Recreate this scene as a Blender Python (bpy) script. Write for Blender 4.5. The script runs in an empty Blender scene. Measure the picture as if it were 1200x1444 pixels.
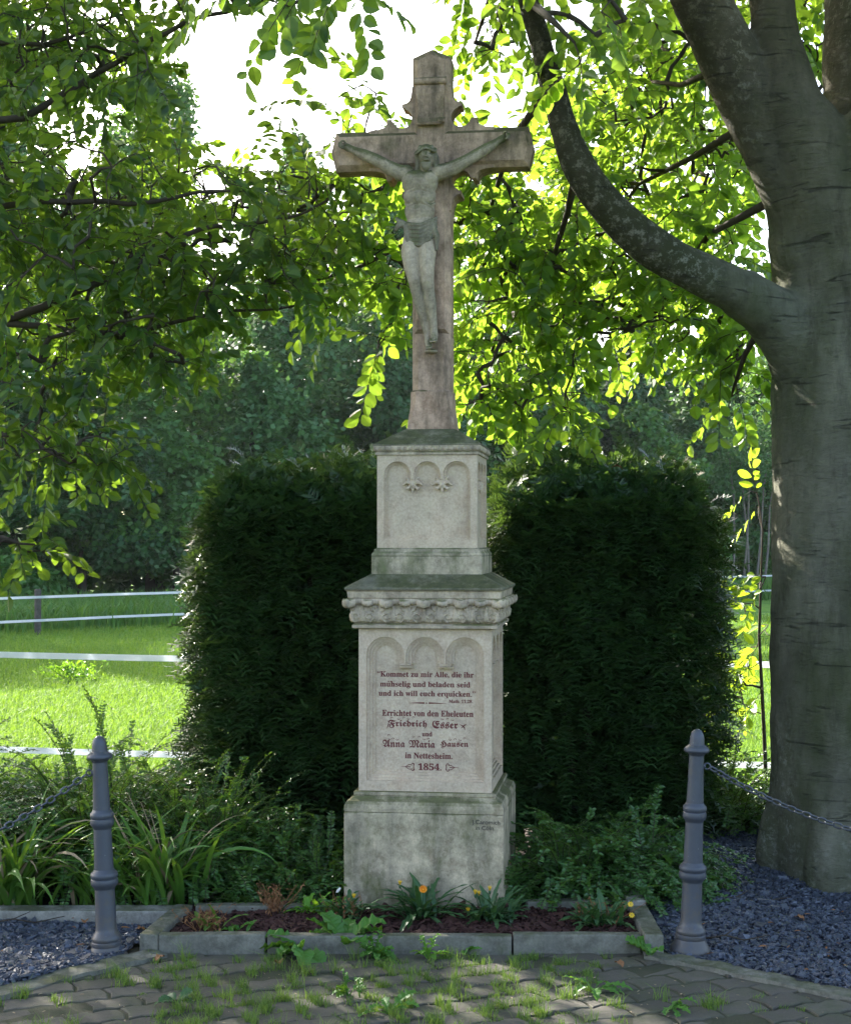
import bpy, bmesh, math, random
import numpy as np
from mathutils import Vector, Matrix, noise
from mathutils.geometry import tessellate_polygon

scene = bpy.context.scene
COL = scene.collection
R = math.radians
rng = np.random.default_rng(11)
random.seed(5)

# ------------------------------------------------------------------ camera, light, exposure
F, HY, EYE = 2226.0, 760.0, 1.65          # focal length in photo pixels, horizon row, eye height
cam_d = bpy.data.cameras.new("camera")
cam_d.sensor_fit = 'VERTICAL'; cam_d.sensor_height = 36.0; cam_d.sensor_width = 36.0
cam_d.lens = 36.0 * F / 1444.0
cam_d.shift_y = (HY - 722.0) / 1444.0
cam_d.clip_end = 5000.0; cam_d.clip_start = 0.05
cam = bpy.data.objects.new("camera", cam_d); COL.objects.link(cam)
cam.location = (0, 0, EYE); cam.rotation_euler = (R(90), 0, 0)
scene.camera = cam

SUN_AZ, SUN_EL = 38.0, 29.0               # degrees to the left of straight ahead, above the horizon
world = bpy.data.worlds.new("World"); scene.world = world; world.use_nodes = True
wn = world.node_tree; bg = wn.nodes["Background"]
sky = wn.nodes.new("ShaderNodeTexSky"); sky.sky_type = 'NISHITA'; sky.sun_disc = False
sky.sun_elevation = R(SUN_EL); sky.sun_rotation = R(-SUN_AZ)
sky.air_density = .8; sky.dust_density = 3.5; sky.ozone_density = .5
wn.links.new(sky.outputs[0], bg.inputs[0]); bg.inputs[1].default_value = 0.15
sd = bpy.data.lights.new("sun", 'SUN'); sd.energy = 4.5; sd.angle = R(0.5); sd.color = (1.0, 0.95, 0.86)
sun = bpy.data.objects.new("sun", sd); COL.objects.link(sun)
SV = Vector((-math.sin(R(SUN_AZ)) * math.cos(R(SUN_EL)), math.cos(R(SUN_AZ)) * math.cos(R(SUN_EL)), math.sin(R(SUN_EL))))
sun.rotation_euler = (-SV).to_track_quat('-Z', 'Y').to_euler(); sun.location = (-10, 20, 25)
vs = scene.view_settings
vs.view_transform = 'Standard'; vs.look = 'None'; vs.exposure = 2.38; vs.gamma = 1.0; vs.use_curve_mapping = False
cy = scene.cycles
cy.max_bounces = 8; cy.diffuse_bounces = 4; cy.glossy_bounces = 2; cy.transmission_bounces = 6; cy.transparent_max_bounces = 8
cy.use_denoising = True; cy.caustics_reflective = False; cy.caustics_refractive = False
try:
    cy.denoiser = 'OPENIMAGEDENOISE'; cy.denoising_input_passes = 'RGB_ALBEDO_NORMAL'; cy.denoising_prefilter = 'ACCURATE'
except Exception: pass
cy.sample_clamp_indirect = 6.0

def P(px, py, d):                          # a point d metres ahead of the camera
    return Vector(((px - 600.0) / F * d, d, EYE - (py - HY) / F * d))
def G(px, py, z=0.0):                      # a point on the ground at height z
    d = F * (EYE - z) / (py - HY)
    return Vector(((px - 600.0) / F * d, d, z))

# ------------------------------------------------------------------ helpers: objects
def tag(o, label=None, cat=None, group=None, kind=None):
    if label: o["label"] = label
    if cat: o["category"] = cat
    if group: o["group"] = group
    if kind: o["kind"] = kind
    return o
def link(o, parent=None):
    COL.objects.link(o)
    if parent is not None: o.parent = parent
    return o
def root(name, loc, rz=0.0, **k):
    o = bpy.data.objects.new(name, None); o.empty_display_size = 0.1
    link(o); o.location = loc; o.rotation_euler = (0, 0, rz)
    return tag(o, **k)
def mesh_np(name, V, faces, mat, parent=None, smooth=False):
    """V (n,3); faces: list of int arrays (m,k)"""
    V = np.asarray(V, dtype=np.float32)
    me = bpy.data.meshes.new(name)
    me.vertices.add(len(V)); me.vertices.foreach_set("co", V.ravel())
    idx = np.concatenate([np.asarray(f, dtype=np.int32).ravel() for f in faces if len(f)])
    tot = np.concatenate([np.full(len(f), np.asarray(f).shape[1], dtype=np.int32) for f in faces if len(f)])
    st = np.concatenate([[0], np.cumsum(tot)[:-1]]).astype(np.int32)
    me.loops.add(len(idx)); me.loops.foreach_set("vertex_index", idx)
    me.polygons.add(len(tot)); me.polygons.foreach_set("loop_start", st)
    try: me.polygons.foreach_set("loop_total", tot)
    except Exception: pass
    me.polygons.foreach_set("use_smooth", np.full(len(tot), bool(smooth)))
    me.update(calc_edges=True); me.validate()
    if mat: me.materials.append(mat)
    return link(bpy.data.objects.new(name, me), parent)
class MB:
    """collects geometry, builds ONE mesh object"""
    def __init__(s): s.v = []; s.f = {}; s.n = 0
    def add(s, V, faces):
        V = np.asarray(V, dtype=np.float64).reshape(-1, 3)
        for f in faces:
            f = np.asarray(f, dtype=np.int64)
            if f.ndim == 1: f = f[None]
            s.f.setdefault(f.shape[1], []).append(f + s.n)
        s.v.append(V); s.n += len(V)
    def build(s, name, mat, parent=None, smooth=False, M=None):
        V = np.concatenate(s.v)
        if M is not None:
            M = np.array(M); V = V @ M[:3, :3].T + M[:3, 3]
        return mesh_np(name, V, [np.concatenate(a) for a in s.f.values()], mat, parent, smooth)
    def box(s, x0, x1, y0, y1, z0, z1):
        s.add([(x0,y0,z0),(x1,y0,z0),(x1,y1,z0),(x0,y1,z0),(x0,y0,z1),(x1,y0,z1),(x1,y1,z1),(x0,y1,z1)],
              [[(0,3,2,1),(4,5,6,7),(0,1,5,4),(1,2,6,5),(2,3,7,6),(3,0,4,7)]])
    def tube(s, pts, radii, n=8, cap=True, flat=1.0):
        pts = [Vector(p) for p in pts]; m = len(pts)
        if not hasattr(radii, '__len__'): radii = [radii] * m
        V = []; up = None
        for i in range(m):
            t = (pts[min(i+1, m-1)] - pts[max(i-1, 0)])
            if t.length < 1e-9: t = Vector((0, 0, 1))
            t.normalize()
            if up is None:
                up = Vector((0, 0, 1)) if abs(t.z) < .9 else Vector((1, 0, 0))
            a = t.cross(up)
            if a.length < 1e-6: a = t.cross(Vector((.3, .8, .1)))
            a.normalize(); b = a.cross(t).normalized(); up = b
            for k in range(n):
                q = 2*math.pi*k/n
                V.append(pts[i] + a*(radii[i]*math.cos(q)) + b*(radii[i]*math.sin(q)*flat))
        i = np.arange((m-1)*n).reshape(m-1, n); j = np.roll(i, -1, axis=1)
        fs = [np.stack([i, i+n, j+n, j], axis=-1).reshape(-1, 4)]
        if cap: fs += [np.arange(n)[None], ((m-1)*n + np.arange(n)[::-1])[None]]
        s.add(V, fs)
    def ball(s, c, r, n=14, m=9, sc=(1, 1, 1), rot=None):
        V = [(0, 0, 1.0)]
        for i in range(1, m):
            th = math.pi*i/m
            for k in range(n):
                V.append((math.sin(th)*math.cos(2*math.pi*k/n), math.sin(th)*math.sin(2*math.pi*k/n), math.cos(th)))
        V.append((0, 0, -1.0)); V = np.array(V) * r * np.array(sc)
        if rot is not None: V = V @ np.array(rot.to_3x3()).T
        q = np.array([(1+i*n+k, 1+(i+1)*n+k, 1+(i+1)*n+(k+1) % n, 1+i*n+(k+1) % n) for i in range(m-2) for k in range(n)])
        t = np.array([(0, 1+k, 1+(k+1) % n) for k in range(n)] + [(1+(m-1)*n, 1+(m-2)*n+(k+1) % n, 1+(m-2)*n+k) for k in range(n)])
        s.add(V + np.array(c), [q, t])
    def chain(s, pts, rad, n=12):
        """closed balls joined by closed cones: to be fused by a voxel remesh"""
        for p, r in zip(pts, rad): s.ball(p, r, n, 8)
        for i in range(len(pts)-1): s.tube([pts[i], pts[i+1]], [rad[i]*.99, rad[i+1]*.99], n)
    def lathe(s, prof, n=32, c=(0, 0, 0)):
        V = []; m = len(prof)
        for r, z in prof:
            for k in range(n):
                a = 2*math.pi*k/n; V.append((c[0]+r*math.cos(a), c[1]+r*math.sin(a), c[2]+z))
        i = np.arange((m-1)*n).reshape(m-1, n); j = np.roll(i, -1, axis=1)
        s.add(V, [np.stack([i, j, j+n, i+n], -1).reshape(-1, 4), np.arange(n)[::-1][None], ((m-1)*n+np.arange(n))[None]])
    def square(s, prof, bottom=True, top=True):
        V = []; m = len(prof)
        for h, z in prof: V += [(-h,-h,z),(h,-h,z),(h,h,z),(-h,h,z)]
        i = np.arange((m-1)*4).reshape(m-1, 4); j = np.roll(i, -1, axis=1)
        fs = [np.stack([i, j, j+4, i+4], -1).reshape(-1, 4)]
        if bottom: fs.append(np.array([[3, 2, 1, 0]]))
        if top: fs.append(np.arange(4)[None]+(m-1)*4)
        s.add(V, fs)
def remesh(o, voxel, smooth=4, fac=.5):
    m = o.modifiers.new("fuse", 'REMESH'); m.mode = 'VOXEL'; m.voxel_size = voxel; m.use_smooth_shade = True
    if smooth:
        q = o.modifiers.new("soften", 'SMOOTH'); q.iterations = smooth; q.factor = fac
    return o
def bevel(o, w, seg=2, ang=30):
    m = o.modifiers.new("edge", 'BEVEL'); m.width = w; m.segments = seg; m.limit_method = 'ANGLE'; m.angle_limit = R(ang)
    return o

# ------------------------------------------------------------------ helpers: materials
def nt_new(name):
    m = bpy.data.materials.new(name); m.use_nodes = True
    return m, m.node_tree, m.node_tree.nodes["Principled BSDF"]
def nd(nt, typ, **k):
    n = nt.nodes.new(typ)
    for a, v in k.items():
        if a.startswith("i_"):
            key = a[2:]; key = int(key) if key.isdigit() else key.replace("_", " ")
            if hasattr(v, "is_output") or isinstance(v, bpy.types.NodeSocket): nt.links.new(v, n.inputs[key])
            else: n.inputs[key].default_value = v
        else: setattr(n, a, v)
    return n
def c4(c): return (c[0], c[1], c[2], 1.0)
def ramp(nt, fac, stops, interp='LINEAR'):
    n = nt.nodes.new("ShaderNodeValToRGB"); cr = n.color_ramp; cr.interpolation = interp
    while len(cr.elements) < len(stops): cr.elements.new(.5)
    for e, (p, c) in zip(cr.elements, stops):
        e.position = p; e.color = c4(c) if hasattr(c, '__len__') else (c, c, c, 1)
    nt.links.new(fac, n.inputs[0]); return n.outputs[0]
def mix(nt, fac, a, b, mode='MIX'):
    n = nt.nodes.new("ShaderNodeMix"); n.data_type = 'RGBA'; n.blend_type = mode
    for s_, v in ((n.inputs[0], fac), (n.inputs[6], a), (n.inputs[7], b)):
        if isinstance(v, bpy.types.NodeSocket): nt.links.new(v, s_)
        elif hasattr(v, '__len__'): s_.default_value = c4(v)
        else: s_.default_value = v
    return n.outputs[2]
def mth(nt, op, a, b=None, clamp=False):
    n = nt.nodes.new("ShaderNodeMath"); n.operation = op; n.use_clamp = clamp
    for s_, v in zip(n.inputs, (a, b)):
        if v is None: continue
        if isinstance(v, bpy.types.NodeSocket): nt.links.new(v, s_)
        else: s_.default_value = v
    return n.outputs[0]
def tex(nt, scale, detail=6, rough=.6, sc=(1, 1, 1), typ="ShaderNodeTexNoise", dist=0.0, off=(0, 0, 0)):
    tc = nd(nt, "ShaderNodeTexCoord"); mp = nd(nt, "ShaderNodeMapping", i_Vector=tc.outputs["Object"])
    mp.inputs["Scale"].default_value = sc; mp.inputs["Location"].default_value = off
    n = nd(nt, typ, i_Vector=mp.outputs[0]); n.inputs["Scale"].default_value = scale
    if typ == "ShaderNodeTexNoise":
        n.inputs["Detail"].default_value = detail; n.inputs["Roughness"].default_value = rough; n.inputs["Distortion"].default_value = dist
    return n
def bump(nt, bs, h, strength, dist=.01):
    b = nd(nt, "ShaderNodeBump", i_Height=h); b.inputs["Strength"].default_value = strength; b.inputs["Distance"].default_value = dist
    nt.links.new(b.outputs[0], bs.inputs["Normal"])

def stone_mat(name, A, B, moss=(.10, .12, .045), amount=.0, top=.0, stain=(.09, .085, .07), stain_amt=.25, off=(0, 0, 0), grow=None, mott=.8):
    m, nt, bs = nt_new(name)
    base = mix(nt, ramp(nt, tex(nt, 5, 9, .65, off=off).outputs[0], [(.35, 0.), (.65, 1.)]), A, B)
    grain = tex(nt, 90, 4, .7, off=off).outputs[0]
    base = mix(nt, .75, base, mix(nt, grain, (.22, .21, .19), (.78, .78, .78)), 'OVERLAY')
    mot = ramp(nt, tex(nt, 14, 9, .72, off=(off[0]+2, off[1]+9, off[2]+4)).outputs[0], [(.38, (.30, .29, .27)), (.5, (.5, .5, .5)), (.64, (.66, .65, .63))])
    base = mix(nt, mott, base, mot, 'OVERLAY')
    st = ramp(nt, tex(nt, 9, 9, .72, sc=(1, 1, .2), off=(off[0]+3, off[1], off[2]+7)).outputs[0], [(.44, 0.), (.64, 1.)])
    base = mix(nt, mth(nt, 'MULTIPLY', st, stain_amt), base, stain)
    geo = nd(nt, "ShaderNodeNewGeometry"); sx = nd(nt, "ShaderNodeSeparateXYZ", i_Vector=geo.outputs["Normal"])
    up = mth(nt, 'MAXIMUM', sx.outputs[2], 0.0)
    k = mth(nt, 'ADD', mth(nt, 'MULTIPLY', up, top), amount)
    if grow:                                   # a patch of algae between two heights
        tc = nd(nt, "ShaderNodeTexCoord"); s2 = nd(nt, "ShaderNodeSeparateXYZ", i_Vector=tc.outputs["Object"])
        for z0, z1, am in grow:
            mr = nd(nt, "ShaderNodeMapRange", i_0=s2.outputs[2]); mr.clamp = True
            mr.inputs[1].default_value = z0; mr.inputs[2].default_value = z1; mr.inputs[3].default_value = 0; mr.inputs[4].default_value = am
            k = mth(nt, 'ADD', k, mr.outputs[0])
    n2 = tex(nt, 6, 10, .7, sc=(1, 1, .55), off=(off[0]+11, off[1]+5, off[2])).outputs[0]
    msk = ramp(nt, mth(nt, 'ADD', n2, k), [(.58, 0.), (.74, 1.)])
    mcol = mix(nt, ramp(nt, tex(nt, 22, 5).outputs[0], [(.35, 0.), (.65, 1.)]), moss, tuple(.55*c for c in moss))
    col = mix(nt, mth(nt, 'MULTIPLY', msk, .85), base, mcol)
    nt.links.new(col, bs.inputs["Base Color"]); bs.inputs["Roughness"].default_value = .92
    bs.inputs["Specular IOR Level"].default_value = .2
    bump(nt, bs, mth(nt, 'ADD', mth(nt, 'MULTIPLY', grain, .5), tex(nt, 28, 8, .7).outputs[0]), .45, .006)
    return m
def leaf_mat(name, dark, light, trans, tf=.45, rough=.42, spec=.45):
    m, nt, bs = nt_new(name); geo = nd(nt, "ShaderNodeNewGeometry")
    rnd = geo.outputs["Random Per Island"]
    col = ramp(nt, rnd, [(0., dark), (1., light)])
    nt.links.new(col, bs.inputs["Base Color"]); bs.inputs["Roughness"].default_value = rough
    bs.inputs["Specular IOR Level"].default_value = spec
    if tf > 0:
        tr = nd(nt, "ShaderNodeBsdfTranslucent"); nt.links.new(ramp(nt, rnd, [(0., tuple(.75*c for c in trans)), (1., trans)]), tr.inputs[0])
        mx = nd(nt, "ShaderNodeMixShader", i_0=tf, i_1=bs.outputs[0], i_2=tr.outputs[0])
        nt.links.new(mx.outputs[0], nt.nodes["Material Output"].inputs[0])
    return m
def plain(name, A, B=None, scale=12, rough=.85, bmp=.3, spec=.3, metal=0., bs_scale=None, island=False, dist=.01):
    m, nt, bs = nt_new(name)
    n = tex(nt, scale, 7, .65).outputs[0]
    col = mix(nt, ramp(nt, n, [(.35, 0.), (.65, 1.)]), A, B or tuple(.7*c for c in A))
    if island:
        geo = nd(nt, "ShaderNodeNewGeometry")
        col = mix(nt, .7, col, ramp(nt, geo.outputs["Random Per Island"], [(0., tuple(.6*c for c in A)), (.7, A), (1., tuple(1.7*c for c in (B or A)))]))
    nt.links.new(col, bs.inputs["Base Color"]); bs.inputs["Roughness"].default_value = rough; bs.inputs["Metallic"].default_value = metal
    bs.inputs["Specular IOR Level"].default_value = spec
    if bmp: bump(nt, bs, tex(nt, bs_scale or scale*4, 8, .7).outputs[0], bmp, dist)
    return m

M = {}
M['stone'] = stone_mat("pale_sandstone", (.60, .465, .335), (.51, .405, .295), amount=-.13, top=.25, stain_amt=.13, mott=.35)
M['stone_base'] = stone_mat("mossy_base_stone", (.50, .405, .28), (.36, .31, .205), moss=(.11, .115, .04), amount=.08, top=.2, stain_amt=.5, off=(5, 2, 1))
M['stone_roof'] = stone_mat("weathered_cap_stone", (.24, .215, .145), (.175, .16, .11), moss=(.075, .082, .03), amount=.06, top=.16, stain_amt=.8, stain=(.1, .1, .075), off=(2, 8, 1))
M['stone_cornice'] = stone_mat("cornice_stone", (.54, .43, .31), (.44, .355, .26), moss=(.14, .15, .05), amount=-.04, top=.3, stain_amt=.5, off=(4, 4, 4))
M['stone_plinth'] = stone_mat("plinth_stone", (.48, .395, .285), (.37, .31, .22), moss=(.13, .14, .06), amount=.1, top=.15, stain_amt=.3, off=(7, 3, 2))
M['stone_cross'] = stone_mat("cross_stone", (.52, .345, .245), (.41, .28, .205), moss=(.075, .075, .028), amount=-.12, top=.3, stain=(.06, .047, .033), stain_amt=.7, off=(1, 1, 9), grow=[(3.30, 3.42, .20), (3.52, 3.75, -.06)])
M['stone_figure'] = stone_mat("figure_stone", (.47, .365, .27), (.33, .27, .2), moss=(.085, .095, .03), amount=.0, top=.3, stain_amt=.4, off=(3, 6, 2), grow=[(3.27, 3.40, .13)])
M['stone_cloth'] = stone_mat("loincloth_stone", (.30, .25, .18), (.22, .19, .14), moss=(.10, .11, .04), amount=.03, top=.3, off=(9, 6, 2), stain_amt=.5)
M['letter'] = plain("red_lettering", (.12, .022, .024), (.16, .036, .036), 60, .8, 0)
M['letter_dark'] = plain("dark_lettering", (.05, .045, .04), None, 60, .8, 0)
M['iron'] = plain("blue_grey_painted_iron", (.05, .055, .068), (.062, .067, .08), 9, .42, .3, .5, 0.0, 70, dist=.003)
ni_ = M['iron'].node_tree; bi_ = ni_.nodes["Principled BSDF"]; src_ = bi_.inputs["Base Color"].links[0].from_socket
tc_ = nd(ni_, "ShaderNodeTexCoord"); sx_ = nd(ni_, "ShaderNodeSeparateXYZ", i_Vector=tc_.outputs["Object"])
low_ = nd(ni_, "ShaderNodeMapRange", i_0=sx_.outputs[2]); low_.inputs[1].default_value = .32; low_.inputs[2].default_value = .0; low_.inputs[3].default_value = 0; low_.inputs[4].default_value = .22
d_ = ramp(ni_, mth(ni_, 'ADD', tex(ni_, 22, 9, .75).outputs[0], low_.outputs[0]), [(.56, 0.), (.72, 1.)])
c_ = mix(ni_, mth(ni_, 'MULTIPLY', d_, .6), src_, (.085, .07, .052)); ch_ = ramp(ni_, tex(ni_, 55, 6, .7, off=(4, 2, 2)).outputs[0], [(.66, 0.), (.70, 1.)])
ni_.links.new(mix(ni_, mth(ni_, 'MULTIPLY', ch_, .6), c_, (.17, .17, .17)), bi_.inputs["Base Color"])
M['chain'] = plain("dark_galvanised_chain", (.10, .11, .13), (.06, .06, .065), 40, .4, .2, .6, .6)
M['kerb'] = stone_mat("concrete_kerb", (.2, .19, .155), (.14, .138, .11), moss=(.075, .085, .035), amount=.04, top=.12, stain_amt=.4, off=(6, 0, 0))
M['kerb_pale'] = stone_mat("pale_concrete_kerb", (.3, .285, .25), (.22, .21, .18), moss=(.10, .11, .05), amount=-.06, top=.25, stain_amt=.2, off=(8, 0, 0))
M['slate'] = plain("blue_slate_chips", (.042, .05, .07), (.06, .068, .09), 30, .5, .2, .5, island=True)
M['slate_bed'] = plain("slate_dust", (.045, .05, .065), (.03, .032, .04), 40, .9, .6)
M['bark_chip'] = plain("red_brown_bark_chips", (.06, .024, .018), (.04, .018, .014), 30, .9, .3, island=True)
M['soil'] = plain("dark_soil", (.055, .04, .028), (.035, .026, .02), 30, .95, .8)
M['dead'] = plain("dry_brown_leaf", (.24, .11, .045), (.16, .075, .03), 40, .8, .2, island=True)
M['straw'] = plain("dry_straw", (.36, .27, .16), (.25, .17, .1), 40, .8, 0, island=True)
M['petal'] = plain("orange_petals", (.75, .2, .015), (.8, .36, .02), 90, .6, 0)
M['petal_y'] = plain("yellow_petals", (.75, .5, .03), (.7, .42, .02), 60, .6, 0)
M['white'] = plain("white_bud", (.75, .73, .65), None, 30, .7, 0)
M['tape'] = plain("white_fence_tape", (.8, .81, .83), (.74, .75, .77), 30, .5, .1)
nt_ = M['tape'].node_tree; tr_ = nt_.nodes.new("ShaderNodeBsdfTranslucent"); tr_.inputs[0].default_value = (.85, .87, .9, 1)
mx_ = nd(nt_, "ShaderNodeMixShader", i_0=.45, i_1=nt_.nodes["Principled BSDF"].outputs[0], i_2=tr_.outputs[0]); nt_.links.new(mx_.outputs[0], nt_.nodes["Material Output"].inputs[0])
M['post'] = plain("grey_wooden_post", (.12, .1, .085), (.07, .06, .05), 20, .9, .5)
M['twig'] = plain("brown_twig", (.06, .045, .032), (.04, .03, .022), 30, .9, 0)
M['pale_bark'] = plain("pale_sapling_bark", (.2, .17, .135), (.13, .11, .085), 12, .9, .2)
M['far_bark'] = plain("far_bark", (.07, .055, .04), (.045, .035, .028), 6, .95, .3)
M['beech_leaf'] = leaf_mat("beech_leaf", (.012, .038, .007), (.03, .074, .012), (.50, .78, .055), .40)
M['left_leaf'] = leaf_mat("broad_leaf", (.007, .024, .005), (.019, .052, .009), (.50, .80, .055), .27, .42, .32)
M['young_leaf'] = leaf_mat("young_beech_leaf", (.06, .14, .015), (.09, .18, .02), (.45, .62, .03), .5)
M['yew'] = leaf_mat("yew_needles", (.018, .052, .014), (.042, .098, .024), (.13, .22, .03), .25, .4)
M['shrub'] = leaf_mat("box_honeysuckle_leaf", (.036, .10, .024), (.066, .15, .036), (.24, .42, .03), .32, .34, .5)
M['lily'] = leaf_mat("daylily_leaf", (.055, .15, .02), (.105, .225, .032), (.25, .42, .03), .3, .45)
M['weed'] = leaf_mat("weed_leaf", (.05, .15, .018), (.075, .2, .025), (.25, .45, .03), .3, .5)
M['weed_dark'] = leaf_mat("gazania_leaf", (.028, .08, .026), (.05, .115, .035), (.12, .24, .03), .2, .45)
M['sprig'] = leaf_mat("bright_sprig_leaf", (.09, .24, .02), (.13, .3, .03), (.35, .6, .03), .35, .5)
M['grass'] = leaf_mat("paving_grass", (.07, .14, .025), (.15, .23, .05), (.28, .42, .05), .3, .6, .2)
M['meadow_grass'] = leaf_mat("meadow_grass_blades", (.08, .175, .02), (.14, .26, .035), (.26, .42, .04), .35, .6, .2)
M['tall_grass'] = leaf_mat("tall_meadow_grass", (.05, .14, .03), (.09, .2, .045), (.2, .38, .05), .3, .6, .2)
M['far_leaf'] = [leaf_mat("far_leaf_teal", (.042, .115, .032), (.085, .19, .05), (.13, .26, .05), .32, .5, .35),
                 leaf_mat("far_leaf_green", (.046, .13, .026), (.095, .215, .042), (.17, .32, .04), .34, .5, .35),
                 leaf_mat("far_leaf_dark", (.022, .066, .02), (.05, .125, .034), (.10, .2, .04), .25, .5, .3)]

def bark_mat(name):
    m, nt, bs = nt_new(name)
    n1 = tex(nt, 2.2, 8, .6).outputs[0]
    base = mix(nt, ramp(nt, n1, [(.38, 0.), (.62, 1.)]), (.10, .097, .07), (.19, .182, .135))
    fine = tex(nt, 30, 8, .75, sc=(.6, .6, 1.6)).outputs[0]
    base = mix(nt, .6, base, mix(nt, fine, (.2, .2, .2), (.8, .8, .8)), 'OVERLAY')
    gm = ramp(nt, tex(nt, 1.6, 9, .7, sc=(1, 1, .45), off=(4, 1, 0)).outputs[0], [(.40, 0.), (.60, 1.)])
    base = mix(nt, mth(nt, 'MULTIPLY', gm, .85), base, (.055, .066, .024))
    wr = tex(nt, 11, 8, .7, sc=(.3, .3, 3.0), dist=1.2)                # horizontal wrinkles of beech bark
    crack = ramp(nt, wr.outputs[0], [(.30, 1.), (.40, 0.)])
    base = mix(nt, mth(nt, 'MULTIPLY', crack, .32), base, (.05, .045, .032))
    lm = ramp(nt, tex(nt, 1.3, 5, .6, sc=(1, 1, .22), off=(0, 9, 3)).outputs[0], [(.42, 0.), (.56, 1.)])
    ln = ramp(nt, tex(nt, 26, 9, .8, off=(3, 3, 3)).outputs[0], [(.52, 0.), (.60, 1.)])
    base = mix(nt, mth(nt, 'MULTIPLY', mth(nt, 'MULTIPLY', ln, lm), .95), base, (.30, .31, .26))
    dk = ramp(nt, tex(nt, 5, 9, .75, sc=(1.6, 1.6, .5), off=(7, 2, 5)).outputs[0], [(.52, 0.), (.66, 1.)])
    base = mix(nt, mth(nt, 'MULTIPLY', dk, .55), base, (.04, .036, .026))
    ms = ramp(nt, tex(nt, 17, 8, .75, off=(1, 8, 5)).outputs[0], [(.56, 0.), (.64, 1.)])
    base = mix(nt, mth(nt, 'MULTIPLY', ms, .35), base, (.045, .055, .02))
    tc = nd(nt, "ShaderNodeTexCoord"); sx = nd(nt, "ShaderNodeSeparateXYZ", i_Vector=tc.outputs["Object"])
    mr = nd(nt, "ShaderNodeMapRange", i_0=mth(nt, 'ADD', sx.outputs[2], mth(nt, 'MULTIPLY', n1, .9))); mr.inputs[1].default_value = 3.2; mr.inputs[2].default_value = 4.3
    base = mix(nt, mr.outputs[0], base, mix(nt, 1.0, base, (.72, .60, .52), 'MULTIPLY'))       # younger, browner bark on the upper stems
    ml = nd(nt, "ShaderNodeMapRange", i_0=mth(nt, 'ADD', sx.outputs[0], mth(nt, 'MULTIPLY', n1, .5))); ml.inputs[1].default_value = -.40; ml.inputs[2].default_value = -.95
    base = mix(nt, ml.outputs[0], base, mix(nt, 1.0, base, (.62, .56, .50), 'MULTIPLY'))  # shade on the outer limb, put into the bark colour
    nt.links.new(base, bs.inputs["Base Color"]); bs.inputs["Roughness"].default_value = .9; bs.inputs["Specular IOR Level"].default_value = .25
    h = mth(nt, 'ADD', mth(nt, 'MULTIPLY', fine, .5), mth(nt, 'SUBTRACT', n1, mth(nt, 'MULTIPLY', crack, .5)))
    bump(nt, bs, h, 1.0, .035)
    return m
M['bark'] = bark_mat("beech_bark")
def ground_mat(name, cols, sc):
    m, nt, bs = nt_new(name)
    a = mix(nt, ramp(nt, tex(nt, sc, 9, .65).outputs[0], [(.35, 0.), (.65, 1.)]), cols[0], cols[1])
    a = mix(nt, ramp(nt, tex(nt, sc*.22, 5, .6).outputs[0], [(.4, 0.), (.65, 1.)]), a, cols[2])
    nt.links.new(a, bs.inputs["Base Color"]); bs.inputs["Roughness"].default_value = 1.0; bs.inputs["Specular IOR Level"].default_value = .1
    bump(nt, bs, tex(nt, sc*9, 8, .8).outputs[0], .9, .05)
    return m
M['meadow'] = ground_mat("meadow_turf", ((.085, .185, .024), (.13, .25, .032), (.06, .145, .024)), 2.2)
def paver_mat():
    m, nt, bs = nt_new("grey_paver")
    geo = nd(nt, "ShaderNodeNewGeometry")
    base = ramp(nt, geo.outputs["Random Per Island"], [(0., (.055, .047, .036)), (1., (.10, .087, .067))])
    base = mix(nt, .5, base, mix(nt, tex(nt, 60, 6, .75).outputs[0], (.15, .15, .15), (.85, .85, .85)), 'OVERLAY')
    mo = ramp(nt, tex(nt, 6, 9, .75).outputs[0], [(.45, 0.), (.62, 1.)])
    base = mix(nt, mth(nt, 'MULTIPLY', mo, .7), base, (.05, .058, .024))
    nt.links.new(base, bs.inputs["Base Color"]); bs.inputs["Roughness"].default_value = .88
    bump(nt, bs, mth(nt, 'ADD', tex(nt, 70, 7, .7).outputs[0], tex(nt, 14, 4).outputs[0]), .5, .006)
    return m
M['paver'] = paver_mat()

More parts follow.
